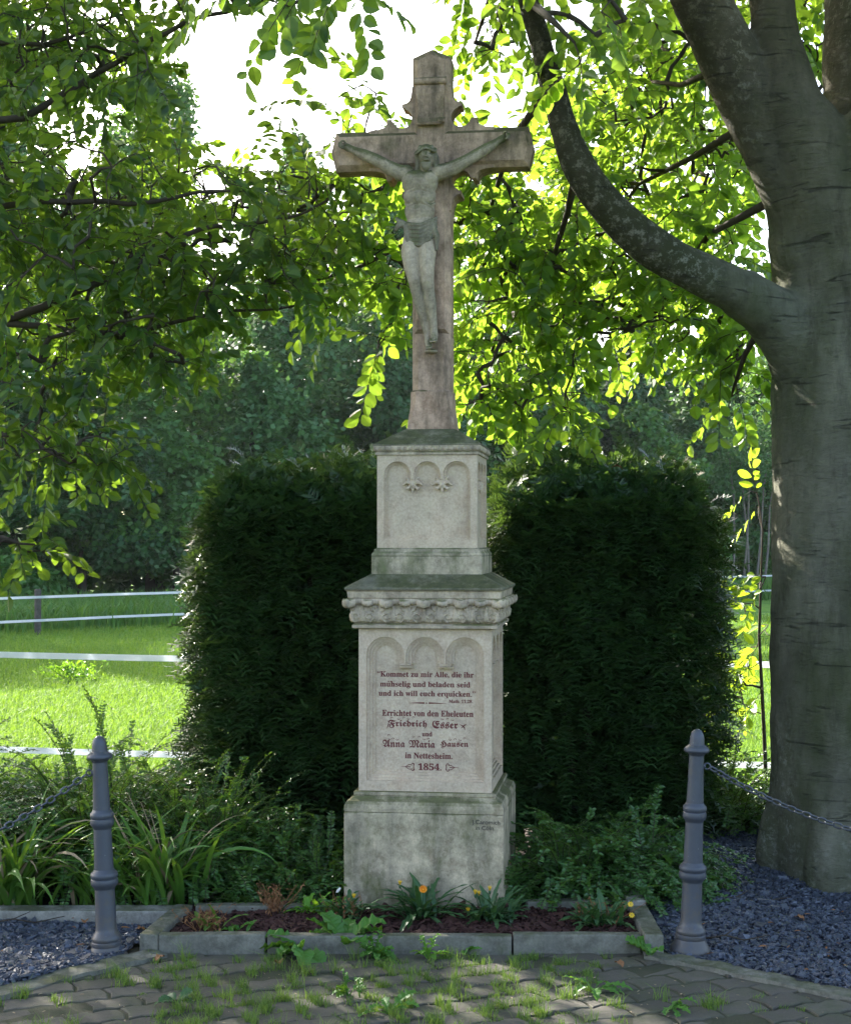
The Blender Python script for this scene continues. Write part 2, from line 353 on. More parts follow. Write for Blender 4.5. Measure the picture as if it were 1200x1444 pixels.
# ------------------------------------------------------------------ helpers: leaves and blades
def nrm(a): return a / np.maximum(np.linalg.norm(a, axis=-1, keepdims=True), 1e-9)
LEAF_FULL = np.array([(0, 0), (.14, .24), (.38, .44), (.66, .42), (.88, .22), (1, 0), (.88, -.22), (.66, -.42), (.38, -.44), (.14, -.24)])
LEAF_MID = np.array([(0, 0), (.25, .36), (.65, .40), (1, 0), (.65, -.40), (.25, -.36)])
LEAF_LONG = np.array([(0, 0), (.3, .5), (.7, .42), (1, 0), (.7, -.42), (.3, -.5)])
def leaf_mesh(Pb, D, Nn, L, W, shape=LEAF_MID, fold=.22, curl=.12):
    """folded leaves: two faces meeting at the midrib"""
    Pb = np.asarray(Pb, float); D = nrm(np.asarray(D, float)); Nn = np.asarray(Nn, float)
    S = nrm(np.cross(Nn, D)); Z = np.cross(D, S); n = len(Pb); k = len(shape)
    L = np.broadcast_to(np.asarray(L, float), (n,)); W = np.broadcast_to(np.asarray(W, float), (n,))
    u, v = shape[:, 0], shape[:, 1]
    V = (Pb[:, None] + D[:, None]*(u[None, :, None]*L[:, None, None]) + S[:, None]*(v[None, :, None]*W[:, None, None])
         + Z[:, None]*((np.abs(v)[None, :]*W[:, None]*fold*2 - (u**2)[None, :]*L[:, None]*curl)[..., None]))
    h = k // 2
    f1 = np.arange(0, h+1); f2 = np.r_[0, np.arange(k-1, h-1, -1)][::-1]
    b = (np.arange(n)*k)[:, None]
    return V.reshape(-1, 3), np.concatenate([b + f1, b + f2])
def blades(Pb, H, Wd, ang, bend):
    n = len(Pb); dx, dy = np.cos(ang), np.sin(ang)
    side = np.stack([-dy, dx, 0*dx], 1); fw = np.stack([dx, dy, 0*dx], 1)
    side = nrm(side + .4*rng.normal(size=(n, 3))*[1, 1, 0])
    up = np.array([0, 0, 1.])
    h = H[:, None]; b = (bend*H)[:, None]; w = Wd[:, None]
    mid = Pb + up*h*.55 + fw*b*.3; tip = Pb + up*h*(1-.25*np.abs(bend)[:, None]) + fw*b
    V = np.stack([Pb-side*w*.5, Pb+side*w*.5, mid+side*w*.4, mid-side*w*.4, tip], 1)
    i = (np.arange(n)*5)[:, None]
    return V.reshape(-1, 3), i+np.array([0, 1, 2, 3]), i+np.array([3, 2, 4])
def leaf_quad(Pb, D, Nn, L, W):
    D = nrm(D); S = nrm(np.cross(Nn, D)); L = L[:, None]; W = W[:, None]*.5
    V = np.stack([Pb, Pb+D*L*.55+S*W, Pb+D*L, Pb+D*L*.45-S*W], 1); return V.reshape(-1, 3), (np.arange(len(Pb))*4)[:, None]+np.arange(4)
def unit(n): return nrm(rng.normal(size=(n, 3)))
def rnd(a, b, n=None): return rng.uniform(a, b, n)

# ================================================================== SETTING
def sheet(name, x0, x1, y0, y1, z, mat, nx=2, ny=2, amp=0.0):
    xs = np.linspace(x0, x1, nx); ys = np.linspace(y0, y1, ny); X, Y = np.meshgrid(xs, ys)
    Z = np.full_like(X, z)
    if amp: Z = Z + np.array([noise.noise(Vector((a*.9, b*.9, 3))) for a, b in zip(X.ravel(), Y.ravel())]).reshape(X.shape)*amp
    V = np.stack([X, Y, Z], -1).reshape(-1, 3)
    q = np.array([(j*nx+i, j*nx+i+1, (j+1)*nx+i+1, (j+1)*nx+i) for j in range(ny-1) for i in range(nx-1)])
    return tag(mesh_np(name, V, [q], mat, smooth=True), kind='structure')
sheet("ground", -600, 600, -60, 900, -.09, M['meadow'])
sheet("meadow", -40, 40, 9.2, 90, -.03, M['meadow'], 60, 60, .04)
sheet("soil", -8, 8, 6.2, 9.6, -.02, M['soil'], 60, 24, .012)
sheet("joint_bed", -9, 9, -4, 6.6, -.0075, plain("sandy_joint_soil", (.06, .055, .035), (.042, .048, .022), 14, .95, .6))

EDGE_L = [(-1.08, 6.30), (-1.2, 6.20), (-1.36, 6.02), (-1.56, 5.76), (-1.85, 5.42), (-2.4, 5.0), (-3.2, 4.7)]
EDGE_R = [(.90, 6.27), (1.0, 6.21), (1.14, 6.10), (1.32, 5.93), (1.54, 5.72), (1.85, 5.46), (2.4, 5.1), (3.2, 4.8)]
def edge_strip(name, pts, w):
    m = MB(); pts = [Vector((a, b, 0)) for a, b in pts]; fine = []
    for i in range(len(pts)-1):
        for k in range(4): fine.append(pts[i].lerp(pts[i+1], k/4))
    fine.append(pts[-1]); V = []
    for i, p in enumerate(fine):
        t = (fine[min(i+1, len(fine)-1)] - fine[max(i-1, 0)]).normalized(); s = Vector((-t.y, t.x, 0))
        if s.y > 0: s = -s
        z = .016 + .003*math.sin(i*1.7)
        V += [p + Vector((0, 0, -.05)), p + Vector((0, 0, z)), p + s*w + Vector((0, 0, z-.004)), p + s*w + Vector((0, 0, -.05))]
    n = len(fine); i = (np.arange(n-1)*4)[:, None, None]
    q = np.array([[0, 1, 5, 4], [1, 2, 6, 5], [2, 3, 7, 6]])[None]
    m.add(V, [(i+q).reshape(-1, 4)])
    o = m.build(name, M['kerb']); tag(o, kind='structure'); return o
edge_strip("kerb_edge", EDGE_L, .10); edge_strip("kerb_edge", EDGE_R, .085)
def edge_y(x):                              # the paving ends here (far side)
    if x < -1.08: return np.interp(-x, [-a for a, b in EDGE_L], [b for a, b in EDGE_L])
    if x > .90: return np.interp(x, [a for a, b in EDGE_R], [b for a, b in EDGE_R])
    return 6.30

# pavers
PW, PD, PANG = .19, .135, R(24)
def paving():
    m = MB(); joints = []
    ca, sa = math.cos(PANG), math.sin(PANG)
    for r in range(-45, 45):
        for c in range(-30, 30):
            u0 = c*PW + (r % 2)*PW*.5; v0 = r*PD
            cx, cyy = u0+PW/2, v0+PD/2
            X = cx*ca - cyy*sa; Y = cx*sa + cyy*ca + 5.0
            if not (-3.6 < X < 3.6 and 2.6 < Y < edge_y(X)+.12): continue
            a, b, g = .014, .012, .0055
            ol = [(0, 0), (PW*.25, a), (PW*.5, 0), (PW*.75, a), (PW, 0), (PW+b, PD*.5), (PW, PD), (PW*.75, PD+a), (PW*.5, PD), (PW*.25, PD+a), (0, PD), (b, PD*.5)]
            ol = np.array(ol); ce = np.array([PW/2+b/2, PD/2+a/2])
            tz = rng.normal(0, .003); tx, ty = rng.normal(0, .012, 2); n = len(ol); V = []
            for ins, dz in ((g, -.04), (g, -.003), (g+.005, 0.0)):
                q = ol + (ce-ol)/np.linalg.norm(ce-ol, axis=1, keepdims=True)*ins*1.25
                for (uu, vv) in q:
                    du, dv = uu-ce[0], vv-ce[1]
                    V.append(((u0+uu)*ca-(v0+vv)*sa, (u0+uu)*sa+(v0+vv)*ca+5.0, dz+tz+tx*du+ty*dv-.002))
            i = np.arange(n); j = np.roll(i, -1)
            m.add(V, [np.stack([i, j, j+n, i+n], 1), np.stack([i+n, j+n, j+2*n, i+2*n], 1), (2*n+i)[None]])
            for k in range(9):
                t = rng.uniform(); e = rng.integers(0, 2)
                uu, vv = (u0+t*PW, v0) if e else (u0, v0+t*PD)
                joints.append((uu*ca-vv*sa, uu*sa+vv*ca+5.0))
    tag(m.build("paving", M['paver']), kind='structure')
    return np.array(joints)
JT = paving()

# grass in the joints
def paving_grass():
    J = JT[(JT[:, 1] > 4.9)]
    keep = []
    for x, y in J:
        d = noise.noise(Vector((x*1.5, y*1.5, 7.3)))*.9 + .28 + .9*noise.noise(Vector((x*4.5, y*4.5, 2))) - .12*x
        if y > edge_y(x)-.12: d += .2
        if x > .5: d -= .12
        if y < edge_y(x)-.07 and rng.uniform() < d*1.5: keep.append((x, y))
    J = np.array(keep); n = len(J); k = 22
    base = np.repeat(J, k, 0) + rng.normal(0, .013, (n*k, 2))
    tall = np.repeat(rng.gamma(3.0, .0105, n), k)
    Pb = np.c_[base, np.full(n*k, -.01)]
    H = tall*rnd(.4, 1.3, n*k)+.012
    Vv, q, t = blades(Pb, H, rnd(.0016, .0034, n*k), rnd(0, 6.28, n*k), rnd(.1, 1.1, n*k))
    tag(mesh_np("grass", Vv, [q, t], M['grass']), "short green grass growing in the joints of the grey paving", "grass", kind='stuff')
paving_grass()
def litter(name, n, region, mat, label, cat, sz, z=.003):
    pts = np.array([region() for _ in range(n)]); Nn = nrm(np.c_[rng.normal(0, .25, (n, 2)), np.ones(n)])
    a = rnd(0, 6.28, n); V, f = leaf_mesh(np.c_[pts, np.full(n, z)], np.c_[np.cos(a), np.sin(a), np.zeros(n)], Nn, rnd(sz*.5, sz*1.4, n), rnd(sz*.15, sz*.5, n))
    tag(mesh_np(name, V, [f], mat), label, cat, kind='stuff')
def reg_pave():
    x = rng.uniform(-1.75, 1.85); return (x, rng.uniform(4.9, max(5.0, edge_y(x)-.1)))
litter("debris", 260, reg_pave, M['straw'], "tiny dry bits of straw and leaf scattered over the paving", "plant debris", .016)

# gravel
def in_gravel_l(x, y): return y > edge_y(x)+.0 and y < 6.70 and x < -1.07-(6.8-y)*.17-.03
def in_gravel_r(x, y): return x > .955 and y > edge_y(x)+.0 and y < 8.45
def chips(name, n, box, test, size, flat, mat, zf, label, cat, tilt=.5, long=1.0):
    pts = []
    while len(pts) < n:
        c = np.c_[rnd(box[0], box[1], n), rnd(box[2], box[3], n)]
        pts += [p for p in c if test(p[0], p[1])]
    pts = np.array(pts[:n]); z = zf(pts[:, 0], pts[:, 1])+rnd(-.004, .014, n)
    T = np.array([(-1,-1,-1),(1,-1,-1),(1,1,-1),(-1,1,-1),(-1,-1,1),(1,-1,1),(1,1,1),(-1,1,1)])*.5
    V = np.broadcast_to(T, (n, 8, 3))*(1+rng.normal(0, .28, (n, 8, 3)))
    s = size*rng.lognormal(0, .38, n); V = V*np.stack([s*long*rnd(.8, 1.5, n), s*rnd(.6, 1.1, n), s*flat*rnd(.6, 1.4, n)], 1)[:, None]
    a = rnd(0, 6.28, n); ax = unit(n)*[1, 1, .1]; ax = nrm(ax); th = np.abs(rng.normal(0, tilt, n))
    c, s_ = np.cos(a), np.sin(a); V = np.stack([V[..., 0]*c[:, None]-V[..., 1]*s_[:, None], V[..., 0]*s_[:, None]+V[..., 1]*c[:, None], V[..., 2]], -1)
    k = ax[:, None]; ct, stt = np.cos(th)[:, None, None], np.sin(th)[:, None, None]
    V = V*ct + np.cross(np.broadcast_to(k, V.shape), V)*stt + k*np.sum(k*V, -1, keepdims=True)*(1-ct)
    V = V + np.c_[pts, z][:, None]
    q = np.array([(0,3,2,1),(4,5,6,7),(0,1,5,4),(1,2,6,5),(2,3,7,6),(3,0,4,7)])
    F_ = (np.arange(n)*8)[:, None, None]+q[None]
    return tag(mesh_np(name, V.reshape(-1, 3), [F_.reshape(-1, 4)], mat), label, cat, kind='stuff')
gz = lambda x, y: .012+.012*np.sin(x*5+y*3)*np.cos(y*6)
gzr = lambda x, y: .012+.012*np.sin(x*4)*np.cos(y*5)+np.clip((y-6.2)*.03, 0, .06)
chips("slate_gravel", 26000, (-2.6, -1.0, 5.1, 6.72), in_gravel_l, .0125, .4, M['slate'], gz, "blue grey slate chips around the bollard by the daylilies", "gravel")
chips("slate_gravel", 46000, (.93, 3.0, 5.2, 8.45), in_gravel_r, .013, .4, M['slate'], gzr, "blue grey slate chips spread around the foot of the big beech trunk", "gravel")
def bed_sheet(name, test, box, zf, n=60):
    m = MB(); xs = np.linspace(box[0], box[1], n); ys = np.linspace(box[2], box[3], n)
    for i in range(n-1):
        for j in range(n-1):
            if test(.5*(xs[i]+xs[i+1]), .5*(ys[j]+ys[j+1])):
                V = [(a, b, float(zf(a, b))) for a, b in ((xs[i], ys[j]), (xs[i+1], ys[j]), (xs[i+1], ys[j+1]), (xs[i], ys[j+1]))]
                m.add(V, [(0, 1, 2, 3)])
    tag(m.build(name, M['slate_bed']), kind='structure')
bed_sheet("ground_under_slate", in_gravel_l, (-2.7, -1.0, 5.0, 6.72), gz)
bed_sheet("ground_under_slate", in_gravel_r, (.93, 3.1, 5.1, 8.45), gzr)

def reg_slate():
    while True:
        x, y = (rng.uniform(.95, 2.6), rng.uniform(5.4, 8.3)) if rng.uniform() < .7 else (rng.uniform(-2.4, -1.05), rng.uniform(5.3, 6.7))
        if in_gravel_r(x, y) or in_gravel_l(x, y): return (x, y)
litter("debris", 130, reg_slate, M['dead'], "small brown bits of leaf and bud lying on the slate chips", "plant debris", .03, .045)
for k, (px, py, L, lab) in enumerate(((1060, 1268, .34, "thin bare twig on the slate in front of the beech foot"), (1040, 1322, .26, "thin bare twig on the slate right of the flared bollard"), (40, 1298, .30, "forked grey twig leaning on the pale back edging stone"))):
    g = G(px, py, .05); m = MB(); a = rnd(-.5, .5); p = [Vector((L*(t-.5)*math.cos(a), L*(t-.5)*math.sin(a), .012*math.sin(t*7))) for t in (0, .3, .6, 1)]
    m.tube(p, [.004, .0035, .003, .0018], 5); m.tube([p[1], p[1]+Vector((L*.2, L*.16, .02))], [.0028, .0014], 5)
    o = m.build("fallen_twig", M['twig'], None, True); o.location = g; tag(o, lab, "twig", "fallen twigs")
# flower bed
def in_bed(x, y): return -1.06-(y-6.3)*-.13 < x < .855 and 6.355 < y < 6.86
chips("bark_mulch", 7500, (-1.1, .86, 6.34, 6.86), in_bed, .0125, .3, M['bark_chip'], lambda x, y: .03+.02*(y-6.34)/.5+.006*np.sin(9*x), "red brown bark chips mulching the flower bed", "bark mulch", .5, 1.5)
m_ = MB(); m_.add([(-1.08, 6.345, .022), (.86, 6.345, .022), (.86, 7.0, .046), (-1.02, 7.0, .046)], [(0, 1, 2, 3)])
tag(m_.build("soil_bed", M['soil']), kind='structure')

def kerb_stone(p0, p1, w, z1, label, mat='kerb', z0=-.06):
    """stone running from p0 to p1 along its front edge; w = thickness to the back (left of p0->p1)"""
    a, b = Vector((*p0, 0)), Vector((*p1, 0)); t = (b-a); L = t.length; ang = math.atan2(t.y, t.x)
    me = bmesh.new(); bmesh.ops.create_cube(me, size=1)
    bmesh.ops.scale(me, vec=(L, w, z1-z0), verts=me.verts)
    bmesh.ops.translate(me, vec=(L/2, w/2, (z1+z0)/2), verts=me.verts)
    bmesh.ops.bevel(me, geom=me.edges[:], offset=.007, segments=2, affect='EDGES', profile=.6)
    bmesh.ops.subdivide_edges(me, edges=[e for e in me.edges if e.calc_length() > .1], cuts=8, use_grid_fill=True)
    for v in me.verts:
        q = noise.noise_vector(Vector((v.co.x*9+p0[0]*5, v.co.y*9, v.co.z*9))); v.co += q*.0022
    d = bpy.data.meshes.new("kerb_stone"); me.to_mesh(d); me.free(); d.materials.append(M[mat])
    o = link(bpy.data.objects.new("kerb_stone", d)); o.location = (*p0, 0); o.rotation_euler = (rng.normal(0, .006), rng.normal(0, .004), ang)
    return tag(o, label, "kerb stone", "concrete edging stones of the beds")
kerb_stone((-1.062, 6.29), (-.638, 6.288), .055, .072, "short front edging stone left of the flower bed, before the dry brown plant")
kerb_stone((-.631, 6.29), (.343, 6.287), .055, .07, "long concrete edging stone in front of the monument, under the broad-leaved weeds")
kerb_stone((.350, 6.288), (.856, 6.288), .055, .074, "front edging stone between the monument and the right end of the bed")
kerb_stone((-1.066, 6.285), (-1.001, 6.80), .075, .075, "slanting side edging stone between slate and flower bed, nearest the sunken bollard")
kerb_stone((-2.05, 6.70), (-1.07, 6.71), .11, .072, "pale back edging stone in front of the daylilies, behind the sunken bollard", 'kerb_pale')
kerb_stone((-3.05, 6.70), (-2.06, 6.70), .11, .07, "pale back edging stone cut off by the left border of the photo", 'kerb_pale')
kerb_stone((-.985, 6.76), (-.37, 6.765), .06, .08, "back edging stone of the bed left of the monument, behind the brown dead stalks")
kerb_stone((.44, 6.80), (.895, 6.85), .06, .085, "back edging stone of the bed right of the monument, below the arching shrub")
kerb_stone((.94, 6.235), (.945, 6.74), .075, .088, "side edging stone along the right end of the flower bed beside the slate")
kerb_stone((.943, 6.75), (.945, 6.95), .08, .105, "small raised edging block behind the side stone at the bed's right end", 'kerb_pale')
kerb_stone((.96, 8.42), (2.0, 8.46), .08, .10, "back edging stone at the dark shrub left of the beech trunk", 'kerb')

# ================================================================== MONUMENT
DAX = 7.16
TH = R(7.5)
AX = (611-600)/F*DAX
mon = root("wayside_cross", (AX, DAX, 0), -TH, label="tall carved sandstone wayside cross with inscribed pedestal standing behind the flower bed", cat="wayside cross")
def HW(pxw): return pxw*DAX/(2*F+pxw)*1.008
def ZZ(py, hw): return EYE+(HY-py)*(DAX-hw)/F
def prof(L): return [(HW(w), ZZ(y, HW(w))) for w, y in L]
hb = HW(225)
m_ = MB(); m_.square([(hb, -.05), (hb, ZZ(1149, hb)), (hb-.004, ZZ(1147, hb))])
base = bevel(m_.build("base_block", M['stone_base'], mon), .006)
m_ = MB(); m_.square(prof([(224, 1146.8), (225, 1142), (223, 1136.5), (218, 1132), (205, 1128), (198, 1124.5), (197, 1123), (200, 1122.6), (200, 1118.4), (197, 1117.4), (188, 1116.5)]))
m_.build("plinth_moulding", M['stone_base'], mon)

def face_maps():
    """(u, z, depth-inwards) on four faces of half width h -> local xyz"""
    return [lambda u, z, d, h: (u, -h+d, z), lambda u, z, d, h: (h-d, u, z), lambda u, z, d, h: (-u, h-d, z), lambda u, z, d, h: (-h+d, -u, z)]
def arch_outline(t, cs, r, spring, zc, pb, n=18):
    W = cs[-1]+r; o = [(-W+t, pb+t), (-W+t, spring)]
    for i, c in enumerate(cs):
        o += [(c-(r-t)*math.cos(math.pi*k/n), spring+(r-t)*math.sin(math.pi*k/n)) for k in range(n+1)][(1 if i == 0 else 0):]
        if i < len(cs)-1: o += [(c+r-t, zc), (cs[i+1]-r+t, zc)]
    return o + [(W-t, pb+t)]
def arcade(name, h, z0, z1, cs, r, spring, zc, pb, steps, mat, parent):
    m = MB()
    outs = [(arch_outline(t, cs, r, spring, zc, pb), d) for t, d in steps]
    rect = [(-h, z0), (h, z0), (h, z1), (-h, z1)]
    for fm in face_maps():
        o0 = outs[0][0]
        loops = [[Vector((a, b, 0)) for a, b in rect], [Vector((a, b, 0)) for a, b in o0]]
        tris = tessellate_polygon(loops)
        pts = rect+o0
        m.add([fm(a, b, 0, h) for a, b in pts], [np.array(tris)])
        lev = [(o0, 0.0)] + outs
        for (oa, da), (ob, db) in zip(lev[:-1], lev[1:]):
            n = len(oa); i = np.arange(n); j = np.roll(i, -1)
            m.add([fm(a, b, da, h) for a, b in oa]+[fm(a, b, da if oa is not ob else da, h) for a, b in ob], [np.stack([i, j, j+n, i+n], 1)])
            if abs(db-da) > 1e-6:
                m.add([fm(a, b, da, h) for a, b in ob]+[fm(a, b, db, h) for a, b in ob], [np.stack([i, j, j+n, i+n], 1)])
        ol, dl = outs[-1]
        tris = tessellate_polygon([[Vector((a, b, 0)) for a, b in ol]])
        m.add([fm(a, b, dl, h) for a, b in ol], [np.array(tris)])
    m.square([(h-.06, z0), (h-.06, z1)])
    o = m.build(name, mat, parent)
    bm = bmesh.new(); bm.from_mesh(o.data); bmesh.ops.remove_doubles(bm, verts=bm.verts, dist=1e-5); bmesh.ops.recalc_face_normals(bm, faces=bm.faces)
    bm.to_mesh(o.data); bm.free()
    return o
# lower dado with three moulded arches
hd = HW(187.5); Sd = F/(DAX-hd)
zd = lambda py: ZZ(py, hd)
cs = [-56.5/Sd, 0, 56.5/Sd]; r_ = 27/Sd
dado = arcade("inscription_block", hd, zd(1117.2), zd(885.5), cs, r_, zd(925.5), zd(937), zd(1102), [(0, .011), (3.6/Sd, .020), (7.4/Sd, .029), (11/Sd, .038)], M['stone'], mon)
REC = .038
for fm in face_maps():
    for c in (-28.2/Sd, 28.2/Sd):                 # little stepped corbels under the arch feet
        m_ = MB()
        for (wd_, za, zb, dp) in ((8, 940.6, 939.6, .004), (10.5, 942.6, 940.6, .010), (8.5, 938.8, 936.6, .003), (3, 935, 931, .008)):
            a = [fm(c-wd_/Sd, zd(za), dp, hd), fm(c+wd_/Sd, zd(zb), REC+.004, hd)]
            m_.box(*sorted((a[0][0], a[1][0])), *sorted((a[0][1], a[1][1])), *sorted((a[0][2], a[1][2])))
        m_.build("corbel", M['stone'], dado)

# lettering
def text_into(m, body, px0, px1, base_py, cap_px, bold=.012, depth=None, center=None, fit_cap='H'):
    def get(s):
        c = bpy.data.curves.new("t", 'FONT'); c.body = s; c.offset = bold; c.resolution_u = 4
        o = bpy.data.objects.new("t", c); COL.objects.link(o); bpy.context.view_layer.update()
        me = o.evaluated_get(bpy.context.evaluated_depsgraph_get()).to_mesh()
        V = np.array([v.co[:] for v in me.vertices]); Fc = [tuple(p.vertices) for p in me.polygons]
        bpy.data.objects.remove(o); bpy.data.curves.remove(c); return V, Fc
    V, Fc = get(body); Hh = get(fit_cap)[0]
    cap = Hh[:, 1].max()-Hh[:, 1].min()
    x0, x1 = V[:, 0].min(), V[:, 0].max()
    X = (px0+(V[:, 0]-x0)/(x1-x0)*(px1-px0) - depth[1])/depth[0]
    Z = ZZ(base_py, depth[2]) + (V[:, 1]-Hh[:, 1].min())/cap*cap_px/depth[0]
    Y = np.full(len(V), depth[3])
    o = len(V); by = {}
    for f in Fc: by.setdefault(len(f), []).append(f)
    m.add(np.stack([X, Y, Z], 1), [np.array(v) for v in by.values()])
hr = hd-REC; Sr = F/(DAX-hr)
CX = 598.2                                                # photo column of the panel's middle
dp = (Sr*.995, CX, hr, -hr-.0009)
mb = lambda s: "".join(chr(0x1D41A+ord(c)-97) if 'a' <= c <= 'z' else chr(0x1D400+ord(c)-65) if 'A' <= c <= 'Z' else chr(0x1D7CE+ord(c)-48) if '0' <= c <= '9' else c for c in s)
fr = lambda s: "".join(chr(0x1D586+ord(c)-97) if 'a' <= c <= 'z' else chr(0x1D56C+ord(c)-65) if 'A' <= c <= 'Z' else c for c in s)
m_ = MB()
text_into(m_, mb("\u201cKommet zu mir Alle, die ihr"), 529, 665.5, 954.8, 7.6, .013, dp, fit_cap=mb("H"))
text_into(m_, mb("muhselig und beladen seid"), 533, 660.5, 968.8, 7.6, .013, dp, fit_cap=mb("H"))
text_into(m_, mb("und ich will euch erquicken.\u201d"), 531, 667.5, 981.9, 7.6, .013, dp, fit_cap=mb("H"))
text_into(m_, mb("Math. 11,28."), 630.5, 664, 990.8, 4.6, .013, dp, fit_cap=mb("H"))
text_into(m_, mb("Errichtet von den Eheleuten"), 536, 665, 1010.2, 8.4, .013, dp, fit_cap=mb("H"))
text_into(m_, fr("Friedrich"), 545, 599.5, 1027.2, 11.5, .011, dp, fit_cap=fr("F"))
text_into(m_, fr("Esser"), 607, 643, 1027.2, 11, .011, dp, fit_cap=fr("E"))
text_into(m_, mb("und"), 592.5, 607, 1038.4, 6.6, .013, dp, fit_cap=mb("H"))
text_into(m_, fr("Anna"), 537, 568.5, 1054.8, 11, .011, dp, fit_cap=fr("A"))
text_into(m_, fr("Maria"), 574, 611, 1054.8, 11, .011, dp, fit_cap=fr("M"))
text_into(m_, fr("Hausen"), 618, 658, 1054.8, 11, .011, dp, fit_cap=fr("H"))
text_into(m_, mb("in Nettesheim."), 568.5, 635.5, 1069.8, 8.2, .013, dp, fit_cap=mb("H"))
text_into(m_, mb("1854."), 587, 620, 1086.2, 9.2, .013, dp, fit_cap=mb("H"))
m_.build("lettering", M['letter'], dado); m_ = MB()
def stroke(pts, ws):                                      # flat brushed stroke in photo pixels on the panel
    n = len(pts); V = []
    for i, (a, b) in enumerate(pts):
        p = np.array(pts[min(i+1, n-1)], float)-np.array(pts[max(i-1, 0)], float); p /= max(np.linalg.norm(p), 1e-6); w = ws[i]*.5 if hasattr(ws, '__len__') else ws*.5
        for s in (-1, 1): V.append(((a-p[1]*w*s-CX)/dp[0], dp[3]-.0002, ZZ(b+p[0]*w*s, hr)))
    i = np.arange(n-1)*2; m_.add(V, [np.stack([i, i+1, i+3, i+2], 1)])
for q_ in (544.4, 547.6): stroke([(q_, 961.6), (q_+1.6, 961.6)], [1.7, 1.7])
stroke([(573.5, 991.6), (586, 991.4), (596, 991.4)], [.2, 1.4, 2.2]); stroke([(602, 991.4), (612, 991.4), (627.5, 992)], [2.2, 1.4, .2]); stroke([(598, 991.5), (600, 991.5)], [1.6, 1.6])
def curl(x, y, r, a0, a1, w, sh=.25):
    k = [a0+(a1-a0)*i/11 for i in range(12)]
    stroke([(x+r*(1-(1-sh)*i/11)*math.cos(a), y+r*(1-(1-sh)*i/11)*math.sin(a)) for i, a in enumerate(k)], [w*(1-.06*i) for i in range(12)])
for s, x0 in ((1, 577), (-1, 630.5)):                     # leafy pointers beside the year
    stroke([(x0-s*14, 1081.5), (x0-s*6, 1081.8), (x0-s*1, 1081.8)], [.3, .9, 1.2])
    for dy in (-1, 1):
        stroke([(x0-s*8, 1081.8), (x0-s*3, 1081.8+dy*3.2), (x0+s*1, 1081.8+dy*3)], [.5, 1.0, .8])
        curl(x0+s*2.2, 1081.8+dy*3.2, 2.6, 0, dy*5.2, 1.1)
        stroke([(x0+s*3.5, 1081.8), (x0+s*4.2, 1081.8+dy*3), (x0+s*1.5, 1081.8+dy*6)], [1.0, 1.0, .4])
for x, y, s in ((559, 1015.5, 1), (566, 1014.5, -1), (573, 1015, 1), (580, 1014, -1), (621, 1015, 1), (628, 1015.5, -1), (635, 1016, 1), (549, 1015, -1), (545, 1019, 1),
                (546, 1044, 1), (551, 1044.5, -1), (557, 1044.5, 1), (545, 1039.5, -1), (580, 1040, 1), (588, 1041.5, -1), (595, 1043.5, 1), (601, 1044, -1), (632, 1043.5, 1), (639, 1044, -1), (646, 1044, 1), (652, 1042.5, -1)):
    curl(x, y-1.6, 2.0, 0, s*4.8, .8)
for a in ((646, 1021, 652, 1026), (648, 1026, 655, 1020), (650, 1023, 653, 1029), (545, 1020, 543, 1028)):
    stroke([(a[0], a[1]), ((a[0]+a[2])/2+.8, (a[1]+a[3])/2-.8), (a[2], a[3])], [.6, 1.5, .4])
m_.build("ornament_lettering", M['letter'], dado)
Sb = F/(DAX-hb)
m2 = MB(); dpb = (Sb*.995, 597.2, hb, -hb-.0008)
text_into(m2, "J.Caromich", 666, 705, 1160.5, 6.0, .006, dpb); text_into(m2, "in C\u00f6ln.", 671, 698, 1168.6, 5.6, .004, dpb)
m2.build("signature_lettering", M['letter_dark'], base)

# cornice: frieze of carved leaves, lobes, slab, sloping top
m_ = MB(); m_.square(prof([(198, 887), (204, 886.2), (205, 882.2), (201, 880.6), (198, 879.6)])); m_.build("neck_fillet", M['stone_cornice'], mon)
fz = prof([(196, 880), (205, 877), (209, 872), (209.5, 866), (206, 859), (203, 852), (203, 846)])
m_ = MB(); m_.square(fz); frieze = m_.build("acanthus_frieze", M['stone_cornice'], mon)
hf = HW(206); Sf = F/(DAX-hf)
# carved scrolls and ribs
def fz_h(z):
    zs = [b for a, b in fz]; hs = [a for a, b in fz]; return float(np.interp(z, zs, hs))
m_ = MB()
U = [(-2 + i)*44.0/Sf for i in range(5)]
for fm in face_maps():
    def pt(u, py, out=0.0):
        z = ZZ(py, hf); return fm(u, z, -out, fz_h(z))
    for i, u in enumerate(U):
        for s in (-1, 1):
            uu = u+s*9.5/Sf
            if abs(uu) > hf*.97: continue
            k = [(-.5*math.pi+s*0+q*.62) for q in range(13)]
            sp = [(uu+s*(7.6-.5*q)/Sf*math.cos(a), 870.5-(7.6-.5*q)*math.sin(a)*.95) for q, a in enumerate(k)]
            m_.tube([pt(max(-hf*.985, min(hf*.985, a)), b, .001) for a, b in sp], [.0062-.0003*q for q in range(13)], 6)
            m_.tube([pt(max(-hf*.985, min(hf*.985, uu+s*(5-7*q/5)/Sf)), 862-q*2.6, .002) for q in range(6)], [.006-.0004*q for q in range(6)], 6)
        um = u+22/Sf
        if abs(um) < hf*.95:
            for s in (-1.5, -.5, .5, 1.5):
                m_.tube([pt(um+s*(1.4+.55*q)/Sf, 878-q*4.6, .001) for q in range(7)], [.0042]*7, 6)
        for s in (-3.2, 0, 3.2):
            if abs(u+s/Sf) < hf*.98: m_.tube([pt(u+s*(1-.12*q)/Sf, 877-q*3.2, .0015) for q in range(8)], [.0045]*8, 6)
remesh(m_.build("carved_scrolls", M['stone_cornice'], frieze), .0035, 2)
